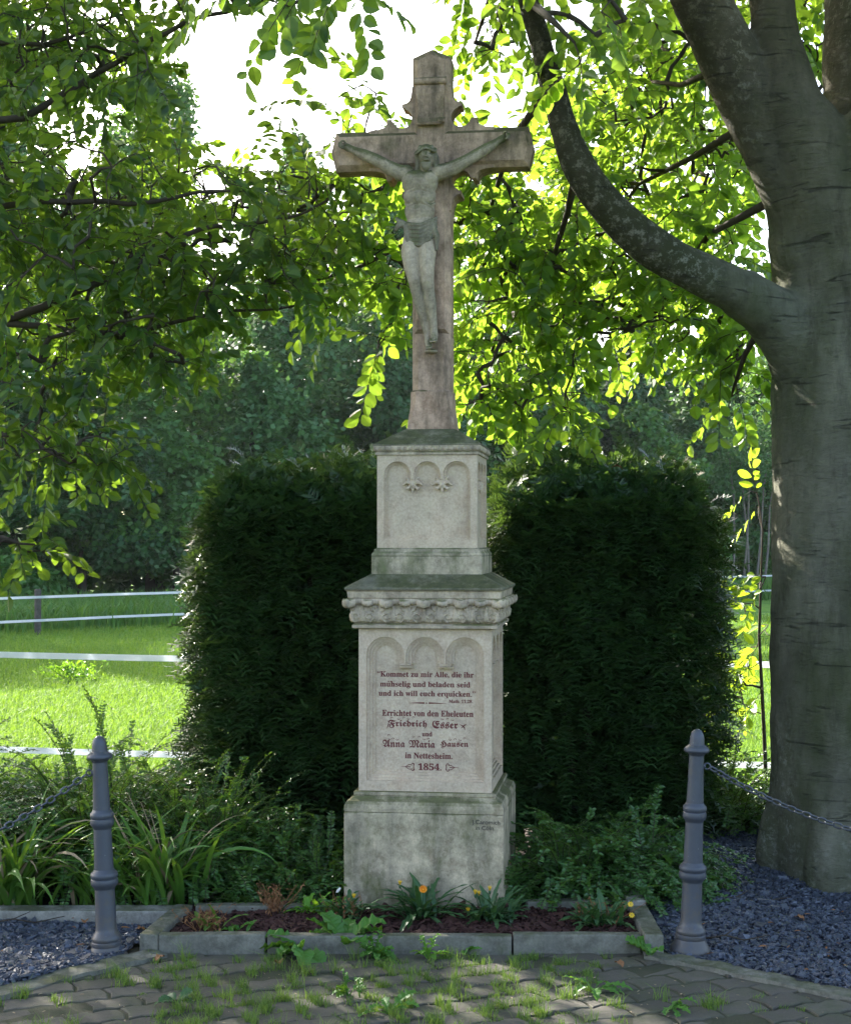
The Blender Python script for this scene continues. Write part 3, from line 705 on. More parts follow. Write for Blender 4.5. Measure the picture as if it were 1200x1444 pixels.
# overhanging leaf tips, every other one larger
m_ = MB(); hl = HW(214); Sl = F/(DAX-hl)
def zl(py): return ZZ(py, hl)
m_.square([(HW(207), zl(854)), (HW(214), zl(851)), (HW(216), zl(847)), (HW(212), zl(843.6))])
for k in range(9):
    u = (-4+k)*26.6/Sl; big = k % 2 == 0
    for fm in face_maps():
        rr = (10.5 if big else 8.0)/Sl
        for q in (-2, -1, 0, 1, 2):
            c = fm(u+q*rr*.36, zl(850.5+(2-abs(q))*(1.1 if big else .7)), -.004-.0035*(2-abs(q)), HW(214))
            m_.ball(c, 1, 10, 7, (rr*.26 if fm(1, 0, 0, 0)[0] else .013, rr*.26 if fm(1, 0, 0, 0)[1] else .013, (6.6 if big else 4.6)/Sl))
lobes = remesh(m_.build("leaf_cornice", M['stone_cornice'], mon), .0038, 2)
m_ = MB(); m_.square(prof([(214, 844.2), (215.5, 843.2), (217, 834.6), (221, 833), (223, 832.4)]), top=False); m_.build("cornice_slab", M['stone_cornice'], mon)
hro = HW(224); hp2 = HW(156)
m_ = MB(); m_.square([(hro-.003, ZZ(833, hro)), (hro, ZZ(832, hro)), (hro, ZZ(828.6, hro)), (hp2+.006, ZZ(810.5, hp2)), (hp2-.01, ZZ(808.6, hp2))]); bevel(m_.build("sloping_cornice_top", M['stone_roof'], mon), .003)
m_ = MB(); m_.square(prof([(156, 811), (155.5, 785), (154, 783.6)])); bevel(m_.build("upper_plinth", M['stone_plinth'], mon), .004)
m_ = MB(); m_.square(prof([(154.5, 783.9), (155.5, 782.5), (154.5, 780.5), (150, 778.2), (148.5, 776.5), (148.5, 774.6), (144, 773.6), (141.5, 772.6)])); m_.build("upper_plinth_moulding", M['stone_plinth'], mon)
hu = HW(141); Su = F/(DAX-hu); zu = lambda py: ZZ(py, hu)
cu = [-42/Su, 0, 42/Su]
upper = arcade("upper_block", hu, zu(773), zu(640.5), cu, 19/Su, zu(669.5), zu(676), zu(761), [(0, .012), (2.6/Su, .018), (4/Su, .024)], M['stone'], mon)
# leaf bosses at the arch feet
for fm in face_maps():
    for c in (-21/Su, 21/Su):
        m_ = MB()
        def q_(u, py, out): return fm(c+u/Su, zu(py), .024-out, hu)
        for (u0, y0, u1, y1, r0, r1) in ((0, 674, 0, 684, 2.2, 3.6), (0, 684, 0, 695, 3.6, 1.2), (-1, 682, -8, 680, 2.2, 2.8), (-8, 680, -14, 684, 2.8, 1.2), (1, 682, 8, 680, 2.2, 2.8), (8, 680, 14, 684, 2.8, 1.2),
                                         (-2, 684, -7, 689, 2.2, 2.2), (2, 684, 7, 689, 2.2, 2.2), (-7, 689, -10, 687, 2, 1.0), (7, 689, 10, 687, 2, 1.0), (-3, 678, -8, 673.5, 2, 1.6), (3, 678, 8, 673.5, 2, 1.6)):
            m_.chain([q_(u0, y0, .008), q_(u1, y1, .013)], [r0/Su, r1/Su], 8)
        remesh(m_.build("leaf_boss", M['stone'], upper), .003, 1)
m_ = MB(); m_.square(prof([(142, 641.6), (146, 641), (146.5, 638), (144.5, 636.6), (146, 636.2), (150, 633), (151.5, 629.4), (151, 627.4)]), top=False)
cap = m_.build("cap_moulding", M['stone_cornice'], mon)
m_ = MB(); hc = HW(149); Sc = F/(DAX-hc)
for fm in face_maps():
    for k in range(17):
        u = (-8+k)*8.9/Sc; c = fm(u, ZZ(631.6, hc), .001, hc); fl = fm(1, 0, 0, 0)
        m_.ball(c, 1, 8, 6, (.0105 if fl[0] else .007, .0105 if fl[1] else .007, .0135))
m_.build("egg_ornament", M['stone_cornice'], cap, True)
hcr = HW(152.5); hcb = HW(67)
m_ = MB(); m_.square([(hcr-.002, ZZ(628, hcr)), (hcr, ZZ(627.3, hcr)), (hcr, ZZ(625.6, hcr)), (hcb+.012, ZZ(606.4, hcb)), (hcb-.01, ZZ(604, hcb))]); bevel(m_.build("sloping_cap", M['stone_roof'], mon), .002)

# cross: octagonal foot, chamfered shaft and arms with gabled ends and cusped corners
hs = .087; ch = .03
def octa(h, c, z): return [(-h+c, -h, z), (h-c, -h, z), (h, -h+c, z), (h, h-c, z), (h-c, h, z), (-h+c, h, z), (-h, h-c, z), (-h, -h+c, z)]
zk = lambda py: ZZ(py, .09)
m_ = MB(); V = []
for h, c, y in ((hcb*.985, .004, 605.5), (hcb*.97, .012, 596), (hs+.008, .022, 575), (hs+.006, .028, 552), (hs, ch, 549.5), (hs, ch, 470)): V += octa(h, c, zk(y))
i = np.arange(5*8).reshape(5, 8); j = np.roll(i, -1, 1)
m_.add(V, [np.stack([i, j, j+8, i+8], -1).reshape(-1, 4), np.arange(8)[::-1][None]]); m_.build("cross_foot", M['stone_cross'], mon)
SX = F/(DAX-.08)
z_at, z_ab = ZZ(181, .08), ZZ(237, .08); z_top, z_sh = ZZ(67.5, .08), ZZ(79, .08)
ha = .437; zc_ = .5*(z_at+z_ab); hv = .5*(z_at-z_ab)
zb_ = zk(472)
ol = [(-hs, zb_), (hs, zb_), (hs, zc_-hv), (ha, zc_-hv), (ha+.022, zc_), (ha, zc_+hv), (hs, zc_+hv), (hs, z_sh), (0, z_top), (-hs, z_sh), (-hs, zc_+hv), (-ha, zc_+hv), (-ha-.022, zc_), (-ha, zc_-hv), (-hs, zc_-hv)]
bm = bmesh.new()
vsb = [bm.verts.new((a, .075, b)) for a, b in ol]
f0 = bm.faces.new(vsb); ex_ = bmesh.ops.extrude_face_region(bm, geom=[f0])
vv = [e for e in ex_['geom'] if isinstance(e, bmesh.types.BMVert)]; bmesh.ops.translate(bm, vec=(0, -.155, 0), verts=vv)
bmesh.ops.recalc_face_normals(bm, faces=bm.faces)
ff = [f for f in bm.faces if len(f.verts) > 10]
edges = {e for f in ff for e in f.edges}
bmesh.ops.bevel(bm, geom=list(edges), offset=.026, segments=1, affect='EDGES', clamp_overlap=True)
bmesh.ops.triangulate(bm, faces=[f for f in bm.faces if len(f.verts) > 4])
d_ = bpy.data.meshes.new("cross_shaft_and_arms"); bm.to_mesh(d_); bm.free(); d_.materials.append(M['stone_cross'])
crs = link(bpy.data.objects.new("cross_shaft_and_arms", d_), mon)
for sx, sz in ((1, 1), (-1, 1), (1, -1), (-1, -1)):      # cusped corners with a round notch between two crockets
    pr_ = [(-.03, -.03), (.205, -.03), (.205, .0), (.16, .005), (.134, .014), (.121, .028), (.117, .048), (.099, .049), (.0945, .040)]
    pr_ += [(.047+.0465*math.cos(R(-18-232*k/16)), .0535+.0465*math.sin(R(-18-232*k/16))) for k in range(17)]
    pr_ += [(.035, .1035), (.048, .106), (.048, .121), (.029, .125), (.013, .138), (.005, .158), (.0, .2), (-.03, .2)]
    m_ = MB(); q2 = [(sx*(hs+a), zc_+sz*(hv+b)) for a, b in pr_]
    for ya, ins in ((-.066, 1),):
        n = len(q2); ce = np.array([sx*(hs+.02), zc_+sz*(hv+.02)]); A_ = [(a, .06, b) for a, b in q2]+[(a, -.05, b) for a, b in q2]+[(a+(ce[0]-a)*.06, -.066, b+(ce[1]-b)*.06) for a, b in q2]
        i = np.arange(n); j = np.roll(i, -1)
        m_.add(A_, [np.stack([i, j, j+n, i+n], 1), np.stack([i+n, j+n, j+2*n, i+2*n], 1)])
        for base_ in (0, 2*n): m_.add([A_[base_+k] for k in range(n)], [np.array(tessellate_polygon([[Vector((a, b, 0)) for a, b in q2]]))])
    co = m_.build("cusped_corner", M['stone_cross'], mon); bb = bmesh.new(); bb.from_mesh(co.data); bmesh.ops.remove_doubles(bb, verts=bb.verts, dist=1e-5); bmesh.ops.recalc_face_normals(bb, faces=bb.faces); bb.to_mesh(co.data); bb.free()
YF = -.08                                                # front plane of the cross
def X_(px, py, out=0.0): return Vector(((px-607.3)/SX, YF-out, ZZ(py, .08)))
# scroll
m_ = MB()
sc = [(-.056, 112), (-.056, 120)]
zt = lambda py: ZZ(py, .09)
m_.tube([Vector((-.074, YF-.02, zt(115))), Vector((.072, YF-.02, zt(115)))], .017, 14)
V = []
for k in range(9):
    y = 119+(174-119)*k/8; w = .064-.001*k; o = YF-.020-.005*math.sin(k*.8)-(.012*(k/8)**4)
    V += [(-w-.004*math.sin(k), o, zt(y)), (w, o, zt(y))]
n = len(V); i = np.arange(8)*2
Vb = [(a, b+.02, c) for a, b, c in V]
m_.add(V+Vb, [np.stack([i, i+2, i+3, i+1], 1), np.stack([i+n, i+1+n, i+3+n, i+2+n], 1), np.stack([i, i+n, i+2+n, i+2], 1), np.stack([i+1, i+3, i+3+n, i+1+n], 1), [(0, 1, 1+n, n)], [(n-2, 2*n-2, 2*n-1, n-1)]])
m_.tube([Vector((-.062, YF-.022, zt(174.5))), Vector((.05, YF-.022, zt(174.5)))], .008, 10); m_.tube([Vector((.035, YF-.024, zt(171))), Vector((.066, YF-.024, zt(171)))], .013, 12)
bevel(m_.build("title_scroll", M['stone_cross'], mon), .002)

# carved figure
m_ = MB(); L_ = lambda pts: ([X_(a, b, c) for a, b, c, r in pts], [r/SX for a, b, c, r in pts])
hd_c = X_(603.5, 227, .085)
m_.ball(hd_c, 1, 18, 14, (.036, .042, .048), Matrix.Rotation(R(-18), 4, 'Y') @ Matrix.Rotation(R(18), 4, 'X'))
m_.chain(*L_([(603.5, 236, .088, 8.2), (602, 243, .06, 8.5), (598, 250, .045, 12)]))
fd = lambda px, py, o, r, s=(1, 1, 1): m_.ball(X_(px, py, o), r, 10, 8, s)
m_.chain(*L_([(604.8, 223, .122, 1.3), (605.6, 229, .133, 2.0)]))             # nose
for dx in (-4.6, 4.8): fd(604.5+dx, 222.5, .117, .008, (1.2, .7, .55)); fd(604.6+dx, 220.5, .120, .009, (1.3, .6, .4)); fd(605+dx*1.1, 228.5, .113, .011)
fd(606, 233, .122, .010, (1.3, .8, .35)); fd(606, 234.6, .121, .010, (1.1, .8, .35))
for dx in (-10.2, 10.2): fd(603.5+dx, 226.5, .082, .009, (.5, .8, 1.2))
# torso
for px, py, o, a, b, c in ((593.5, 262, .05, .082, .055, .062), (582, 258, .062, .043, .04, .04), (606, 257, .062, .043, .04, .04), (593, 279, .046, .074, .05, .06), (593, 300, .040, .068, .044, .07), (594, 322, .038, .070, .046, .06), (594.5, 338, .036, .074, .048, .05)):
    m_.ball(X_(px, py, o), 1, 18, 12, (a, b, c))
for k in range(4):                                                            # ribs
    for s in (-1, 1): m_.chain([X_(593.5+s*6, 272+k*6.0, .093-.004*k), X_(593.5+s*15, 275+k*6.4, .078-.004*k), X_(593.5+s*21, 272+k*6, .056-.004*k)], [.006, .0068, .005], 8)
m_.chain(*L_([(574, 247, .045, 12.5), (566, 246, .045, 11.8)])); m_.chain(*L_([(618, 247, .045, 12.5), (628, 246, .045, 11.8)]))
m_.chain(*L_([(572, 248, .045, 11), (556, 241.5, .05, 10.6), (541, 232.5, .055, 8.8), (530, 226, .05, 8.6), (514, 218.5, .042, 8.0), (498, 210.5, .032, 5.4), (489, 206, .027, 5.6)]))
m_.chain(*L_([(621, 248, .045, 11), (640, 242, .05, 10.6), (660, 232, .055, 8.8), (671, 225.5, .05, 8.6), (687, 215.5, .042, 8.0), (702, 205.5, .032, 5.4), (709, 201, .027, 5.6)]))
def hand(px, py, s):
    m_.ball(X_(px, py, .028), 1, 10, 8, (.015, .011, .014))
    for k in range(4):                                                        # half-closed fingers
        dy = -3.4+k*2.3; ln = (5.6, 6.4, 6.0, 4.6)[k]
        m_.chain([X_(px+s*2.6, py+dy*.8, .032), X_(px+s*ln, py+dy-1.2, .042), X_(px+s*(ln+1.2), py+dy-.4, .056), X_(px+s*(ln-2.4), py+dy+.2, .060)], [.0052, .0048, .0044, .004], 7)
    m_.chain([X_(px-s*1.4, py-3, .032), X_(px+s*.2, py-6.6, .044), X_(px+s*3.2, py-6.4, .054)], [.0058, .005, .0042], 7)
hand(486, 205, -1); hand(712, 200, 1)
# legs
m_.chain(*L_([(583, 340, .04, 14), (580.5, 358, .062, 13.5), (584, 382, .092, 11), (588, 400, .10, 9.2), (590, 412, .088, 8.4), (594, 430, .066, 8.4), (599, 452, .046, 6.6), (603.5, 474, .036, 5.0), (605, 483, .04, 5.6), (607, 491, .062, 4.6)]))
m_.chain(*L_([(604, 340, .04, 14), (604.5, 360, .066, 13), (605.5, 383, .097, 10.6), (606.5, 401, .104, 9.2), (607.5, 413, .092, 8.4), (609.5, 431, .074, 8.2), (611.5, 450, .056, 6.4), (613.5, 466, .05, 5.0), (614, 474, .056, 5.6), (614.5, 483, .080, 4.8)]))
for k in range(5):
    m_.chain([X_(603.8+k*1.7, 491, .066), X_(604+k*1.75, 494-.3*abs(k-1), .078)], [.005, .0046-.0003*k], 7)
    m_.chain([X_(610.6+k*1.9, 482.5, .086), X_(610.4+k*2.0, 485.6-.3*abs(k-1), .098)], [.0052, .0048-.0003*k], 7)
m_.ball(X_(608, 496, .02), 1, 10, 8, (.03, .03, .012))                         # foot rest
fig = remesh(m_.build("crucified_figure", M['stone_figure'], mon), .003, 2, .4)
tag(fig, "weathered carved figure with outstretched arms and head bowed to one side")
m_ = MB()                                                                     # hair, beard, thorn crown
m_.ball(hd_c+Vector((0, .012, .012)), 1, 16, 12, (.043, .042, .046))
for s in (-1, 1):
    for k in range(3): m_.chain(*L_([(603.5+s*(8+k), 214+k*2, .085-.012*k, 3.4), (603.5+s*(12+k*.6), 226, .078-.014*k, 4.2), (604+s*(11.5+k), 238, .07-.012*k, 3.8), (603+s*(12+k*2), 247, .062-.008*k, 3.0)]))
for k in range(5): m_.chain(*L_([(600+k*2.4, 237.5, .112, 2.6), (601+k*2.0, 243, .110, 2.2), (602+k*1.3, 247, .102, 1.5)]))
for k in range(22):
    a = k/22*2*math.pi; c = hd_c+Vector((.043*math.cos(a), .041*math.sin(a)-.004, .021+.007*math.sin(3*a)+.006*math.cos(a)))
    m_.ball(c, .0092, 8, 6)
hair = remesh(m_.build("hair_and_crown", M['stone_cloth'], fig), .0034, 2)
m_ = MB()                                                                     # loincloth with the knot at the hip
for k in range(6):
    m_.chain([X_(572+k*.4, 316+k*4.6, .055), X_(582, 321+k*5.6, .092-.002*k), X_(596, 323+k*5.4, .098-.002*k), X_(609, 317+k*5.0, .088), X_(617, 311+k*4.4, .056)], [.007, .0085, .0088, .008, .0065], 10)
m_.ball(X_(594.5, 330, .038), 1, 16, 12, (.076, .044, .042))
for a in (((572, 318), (566, 316), (562, 312)), ((572, 320), (565, 322), (561, 327)), ((574, 322), (577, 338), (580, 352)), ((576, 322), (582, 336), (588, 350)), ((612, 320), (619, 338), (618, 356))):
    m_.chain([X_(a[0][0], a[0][1], .075), X_(a[1][0], a[1][1], .082), X_(a[2][0], a[2][1], .078)], [.012, .013, .009], 9)
remesh(m_.build("loincloth", M['stone_cloth'], fig), .003, 1)

# ================================================================== BOLLARDS AND CHAINS
def bollard(loc, lean, label, sgn, h=1.0):
    o = root("bollard", loc, label=label, cat="bollard", group="blue grey bollards flanking the monument"); o.rotation_euler = (0, lean, 0)
    m = MB(); m.lathe([(.078, -.02), (.080, 0), (.079, .012), (.070, .026), (.062, .04), (.059, .048)], 40); m.build("base_flange", M['iron'], o, True)
    m = MB(); m.lathe([(.059, .048), (.061, .054), (.060, .064), (.056, .068), (.059, .073), (.0585, .083), (.053, .092), (.0445, .104), (.0415, .12), (.039, .27), (.0385, .302)], 40); m.build("lower_shaft", M['iron'], o, True)
    def ring(z, r):
        m = MB(); m.lathe([(r*.74, z-.042), (r*.80, z-.034), (r*.9, z-.029), (r*.985, z-.021), (r, z-.012), (r*.97, z-.003), (r*.9, z), (r*.95, z+.004), (r, z+.012), (r*.96, z+.022), (r*.84, z+.028), (r*.76, z+.033), (r*.66, z+.04)], 40); m.build("collar", M['iron'], o, True)
    ring(.315, .0545); ring(.553, .0475)
    m = MB(); m.lathe([(.0385, .34), (.0365, .43), (.0348, .52)], 40); m.build("middle_shaft", M['iron'], o, True)
    m = MB(); m.lathe([(.0345, .575), (.031, .68), (.0292, .79)], 40); m.build("upper_shaft", M['iron'], o, True)
    m = MB(); m.lathe([(.029, .775), (.033, .78), (.036, .786), (.046, .789), (.0505, .795), (.0505, .801), (.046, .809), (.036, .815), (.0305, .82), (.0292, .832), (.0285, .846), (.025, .862), (.018, .874), (.009, .880), (.001, .882)], 40); m.build("domed_cap", M['iron'], o, True)
    m = MB(); m.lathe([(.011, -.004), (.011, .004), (.008, .006)], 16); pl = m.build("eye_plate", M['iron'], o, True, Matrix.Translation((sgn*.0315, 0, .735)) @ Matrix.Rotation(R(90), 4, 'Y'))
    m = MB(); ce = Vector((sgn*.044, 0, .735)); pts = [ce+Vector((.012*math.cos(a), 0, .012*math.sin(a))) for a in np.linspace(0, 2*math.pi, 15)]; m.tube(pts, .0034, 8); m.build("chain_eye", M['chain'], o, True)
    for c in o.children:
        e = c.modifiers.new('crisp', 'EDGE_SPLIT'); e.split_angle = R(38)
    return o
bl = bollard((-1.262, 6.27, -.012), R(-2.2), "blue grey cast bollard sunk into the slate in front of the daylilies", -1)
br = bollard((1.052, 6.285, .012), R(1.9), "blue grey cast bollard with a flared foot standing near the beech trunk", 1)
bpy.context.view_layer.update()
def chain_obj(a, b, sag, label, rep=.031):
    o = root("chain", a, label=label, cat="chain", group="iron chains slung from the bollards")
    n = 200; pts = [a.lerp(b, t)-Vector((0, 0, sag*4*t*(1-t))) for t in np.linspace(0, 1, n)]
    cum = [0.0]
    for i in range(1, n): cum.append(cum[-1]+(pts[i]-pts[i-1]).length)
    N = int(cum[-1]/rep); me = None
    for k in range(N):
        s = (k+.5)*rep; i = min(np.searchsorted(cum, s), n-2); p = pts[i]; t = (pts[i+1]-pts[i-1]).normalized()
        if me is None:
            m = MB(); L, w = .027, .0105; ring = []
            for q in range(20):
                a_ = 2*math.pi*q/20; ring.append(Vector((max(-1, min(1, 1.5*math.cos(a_)))*(L-w)*.5*1.2+w*.55*math.cos(a_), w*math.sin(a_), 0)))
            m.tube(ring+[ring[0]], .0042, 7, cap=False); lk = m.build("link", M['chain'], o, True); me = lk.data
        else:
            lk = bpy.data.objects.new("link", me); link(lk, o)
        q_ = t.to_track_quat('X', 'Z'); lk.rotation_mode = 'QUATERNION'
        lk.rotation_quaternion = q_ @ Vector((1, 0, 0)).rotation_difference(Vector((1, 0, 0))) @ Matrix.Rotation(R(90*(k % 2)+20), 4, 'X').to_quaternion()
        lk.location = p-a
    return o
ea = bl.matrix_world @ Vector((-.052, 0, .733)); eb = br.matrix_world @ Vector((.052, 0, .733))
chain_obj(ea, P(-260, 1235, 5.7), .10, "dark chain sloping down from the bollard by the daylilies")
chain_obj(eb, P(1440, 1195, 5.75), .10, "grey chain sloping down from the bollard past the beech trunk")

# ================================================================== HEDGES AND SHRUBS
def yew(x0, x1, y0, y1, z1, label, n, seed):
    o = root("yew_hedge", ((x0+x1)/2, (y0+y1)/2, 0), label=label, cat="hedge", group="clipped yew blocks behind the cross")
    C = np.array([(x0+x1)/2, (y0+y1)/2, 0])
    ar = np.array([(x1-x0)*z1*1.6, (y1-y0)*z1*.9, (y1-y0)*z1*.9, (x1-x0)*(y1-y0)*1.8, (x1-x0)*z1*.5]); pr = ar/ar.sum()
    f = rng.choice(5, n, p=pr); u = rnd(0, 1, n); v = rnd(0, 1, n)**.9
    Pn = np.zeros((n, 3)); Nn = np.zeros((n, 3))
    for k, (nx, ny, nz) in enumerate(((0,-1,0), (-1,0,0), (1,0,0), (0,0,1), (0,1,0))):
        s = f == k; Nn[s] = (nx, ny, nz)
        a = x0+(x1-x0)*u[s]; b = y0+(y1-y0)*u[s]; z = .05+(z1-.05)*v[s]; b2 = y0+(y1-y0)*v[s]
        Pn[s] = np.stack([a if k in (0, 3, 4) else np.full(s.sum(), x0 if k == 1 else x1), np.full(s.sum(), y0 if k == 0 else y1) if k in (0, 4) else (b if k in (1, 2) else b2), np.full(s.sum(), z1) if k == 3 else z], 1)
    # rounded shoulders and lumpy surface
    c2 = C+np.array([0, 0, z1*.5]); q = (Pn-c2)/np.array([(x1-x0)/2, (y1-y0)/2, z1/2])
    l4 = (np.abs(q)**5.2).sum(1)**(1/5.2); Pn = c2+(Pn-c2)/np.maximum(l4*.985, .8)[:, None]
    lump = np.array([noise.noise(Vector((p[0]*3.2+seed, p[1]*3.2, p[2]*3.2)))*.5+noise.noise(Vector((p[0]*11+seed, p[1]*11, p[2]*13)))*.55 for p in Pn])
    taper = np.clip((.55-Pn[:, 2])*.12, 0, .1)
    Pn = Pn + Nn*(lump*.15+.07*np.array([noise.noise(Vector((p[0]*1.5+seed*2, p[1]*1.5, p[2]*1.5))) for p in Pn])-.05*rng.gamma(1., 1., n)-taper)[:, None] + (Nn[:, 2] > 0)[:, None]*np.array([0, 0, 1])*rng.gamma(1., .032, n)[:, None]
    D = nrm(Nn*.8+np.array([0, 0, .1])+unit(n)*.6)
    side = nrm(np.cross(D, nrm(np.array([0, 0, 1.])+unit(n)*.6)))
    L = rnd(.08, .16, n); K = 6
    t = (np.arange(K)+.5)/K
    pb = Pn[:, None]+D[:, None]*(L[:, None]*t)[..., None] - np.array([0, 0, 1.])*(L[:, None]*t**2*.45)[..., None]
    out = []
    nn = np.cross(side, D)
    for s in (-1, 1):
        d = nrm(D[:, None]*.65+side[:, None]*s+rng.normal(0, .12, (n, K, 3)))
        out.append((pb.reshape(-1, 3), d.reshape(-1, 3)))
    Pb = np.concatenate([a for a, b in out]); Dd = np.concatenate([b for a, b in out])
    NN = np.concatenate([np.repeat(nn, K, 0)]*2); ll = np.concatenate([np.repeat(L, K)]*2)
    lw = ll*rnd(.26, .36, len(ll))
    S = nrm(np.cross(NN, Dd)); w = rnd(.0075, .0105, len(ll))[:, None]
    V = np.stack([Pb-S*w*.4, Pb+S*w*.4, Pb+Dd*lw[:, None]*.6+S*w*.5, Pb+Dd*lw[:, None], Pb+Dd*lw[:, None]*.6-S*w*.5], 1)
    mesh_np("foliage", V.reshape(-1, 3)-C, [(np.arange(len(Pb))*5)[:, None]+np.arange(5)], M['yew'], o)
    m = MB(); ins = .17; bmx = bmesh.new()                                   # dark woody inside
    rr = np.random.default_rng(seed)
    for k in range(26):
        bx, by = rr.uniform(x0+ins, x1-ins), rr.uniform(y0+ins, y1-ins)
        p0 = np.array([bx*.6+C[0]*.4, by, 0]); p1 = np.array([bx, by, z1*rr.uniform(.6, .9)])
        m.tube([Vector(p0-C), Vector((p0+p1)/2-C+rr.normal(0, .03, 3)), Vector(p1-C)], [.03, .02, .006], 6)
    m.build("stems", M['twig'], o)
    # inner twiggy mass: coarse dark sprays filling the volume
    k = 2600; Pi = np.c_[rnd(x0+.12, x1-.12, k), rnd(y0+.12, y1-.12, k), rnd(.1, z1-.12, k)]-C
    V, fq = leaf_mesh(Pi, unit(k), unit(k), rnd(.1, .2, k), rnd(.07, .13, k)); mesh_np("inner_foliage", V, [fq], M['yew'], o)
    return o
yew(-1.19, -.03, 8.05, 9.05, 1.93, "clipped dark yew block left of the pedestal, between meadow and monument", 12500, 3)
yew(.34, 1.50, 8.1, 9.1, 1.95, "clipped near-black yew block between the pedestal and the beech trunk", 12500, 8)

def shrub(c, rx, ry, h, n, label, arch=.8, lean=(0, 0), ll=.021, mat='shrub', name="shrub", group="low evergreen shrubs around the monument", upright=1.0):
    o = root(name, (c[0], c[1], 0), label=label, cat="shrub", group=group)
    Pb = []; D = []; N_ = []; m = MB()
    for k in range(n):
        a = rng.uniform(0, 6.28); rr = math.sqrt(rng.uniform()); bx, by = rx*rr*math.cos(a)*.75, ry*rr*math.sin(a)*.75
        hh = h*rng.uniform(.4, .92)*(1-.35*rr*rr); out = Vector((math.cos(a)*rx*.6*rr+lean[0], math.sin(a)*ry*.6*rr+lean[1], 0))+Vector((rng.normal(0, .2), rng.normal(0, .2), 0))
        p = Vector((bx*.7, by*.7, .0)); L = hh*1.15; st = 12; pts = [p.copy()]
        d = Vector((out.x*1.2, out.y*1.2, 1.0*upright)).normalized()
        for i in range(st):
            d = (d+Vector((out.x*.45*arch, out.y*.45*arch, -.10*arch*i/4))+Vector((rng.normal(0, .05), rng.normal(0, .05), rng.normal(0, .03)))).normalized()
            p = p+d*(L/st); pts.append(p.copy())
        m.tube(pts, [.003-.002*i/st for i in range(st+1)], 3, cap=False)
        nl = int(L*.8/.0135)
        for i in range(nl):
            t = .2+.8*i/nl; x = t*st; i0 = min(int(x), st-1); q = pts[i0].lerp(pts[i0+1], x-i0); tn = (pts[i0+1]-pts[i0]).normalized()
            sd = tn.cross(Vector((0, 0, 1))); sd = sd.normalized() if sd.length > 1e-3 else Vector((1, 0, 0))
            for s in (-1, 1):
                Pb.append(q); D.append(tn*.55+sd*s+Vector((rng.normal(0, .25), rng.normal(0, .25), rng.normal(0, .25)+.15))); N_.append(sd.cross(tn)+Vector((rng.normal(0, .35), rng.normal(0, .35), rng.normal(0, .3))))
        # short side shoots
        for q in range(int(rng.integers(1, 4))):
            i0 = int(rng.integers(3, st)); d2 = (unit(1)[0]*[1, 1, .6]); p2 = np.array(pts[i0]); l2 = rng.uniform(.06, .16); tn = Vector(nrm(d2+np.array([0, 0, .3])))
            sd = tn.cross(Vector((0, 0, 1))); sd = sd.normalized() if sd.length > 1e-3 else Vector((1, 0, 0))
            for i in range(int(l2/.013)):
                for s in (-1, 1):
                    Pb.append(Vector(p2)+tn*(.013*i)-Vector((0, 0, .9*(.013*i)**2/.2))); D.append(tn*.55+sd*s+Vector(rng.normal(0, .2, 3))); N_.append(sd.cross(tn)+Vector(rng.normal(0, .3, 3)))
    Pb = np.array([tuple(v) for v in Pb]); D = np.array([tuple(v) for v in D]); N_ = np.array([tuple(v) for v in N_]); k = len(Pb)
    V, f = leaf_mesh(Pb, D, N_, rnd(ll*.75, ll*1.3, k), rnd(ll*.42, ll*.62, k), LEAF_LONG, .12, .05)
    mesh_np("foliage", V, [f], M[mat], o); m.build("stems", M['twig'], o)
    return o
shrub((-2.35, 7.55), .55, .45, .98, 625, "bushy evergreen shrub behind the leftmost daylily clump")
shrub((-1.55, 7.6), .55, .45, .98, 685, "low evergreen shrub rising behind the bollard by the daylilies, before the sunny meadow")
shrub((-1.0, 7.45), .40, .42, .78, 507, "dark low shrub at the foot of the left yew with one long arching shoot")
shrub((-.55, 7.22), .36, .36, .44, 375, "low glossy shrub touching the left side of the monument base")
shrub((-.80, 7.02), .22, .22, .28, 198, "small glossy spreading shrub just behind the left back edging stone")
shrub((.72, 7.22), .44, .36, .62, 419, "feathery arching shrub in front of the right yew beside the monument base", 1.0, (.10, -.12), .024)
shrub((.98, 7.35), .34, .36, .62, 265, "arching shrub with layered fronds between monument shrub and right bollard", 1.1, (.12, -.05), .024)
shrub((1.62, 8.62), .38, .25, .74, 331, "dark shrub in the gap between the right yew and the beech trunk")

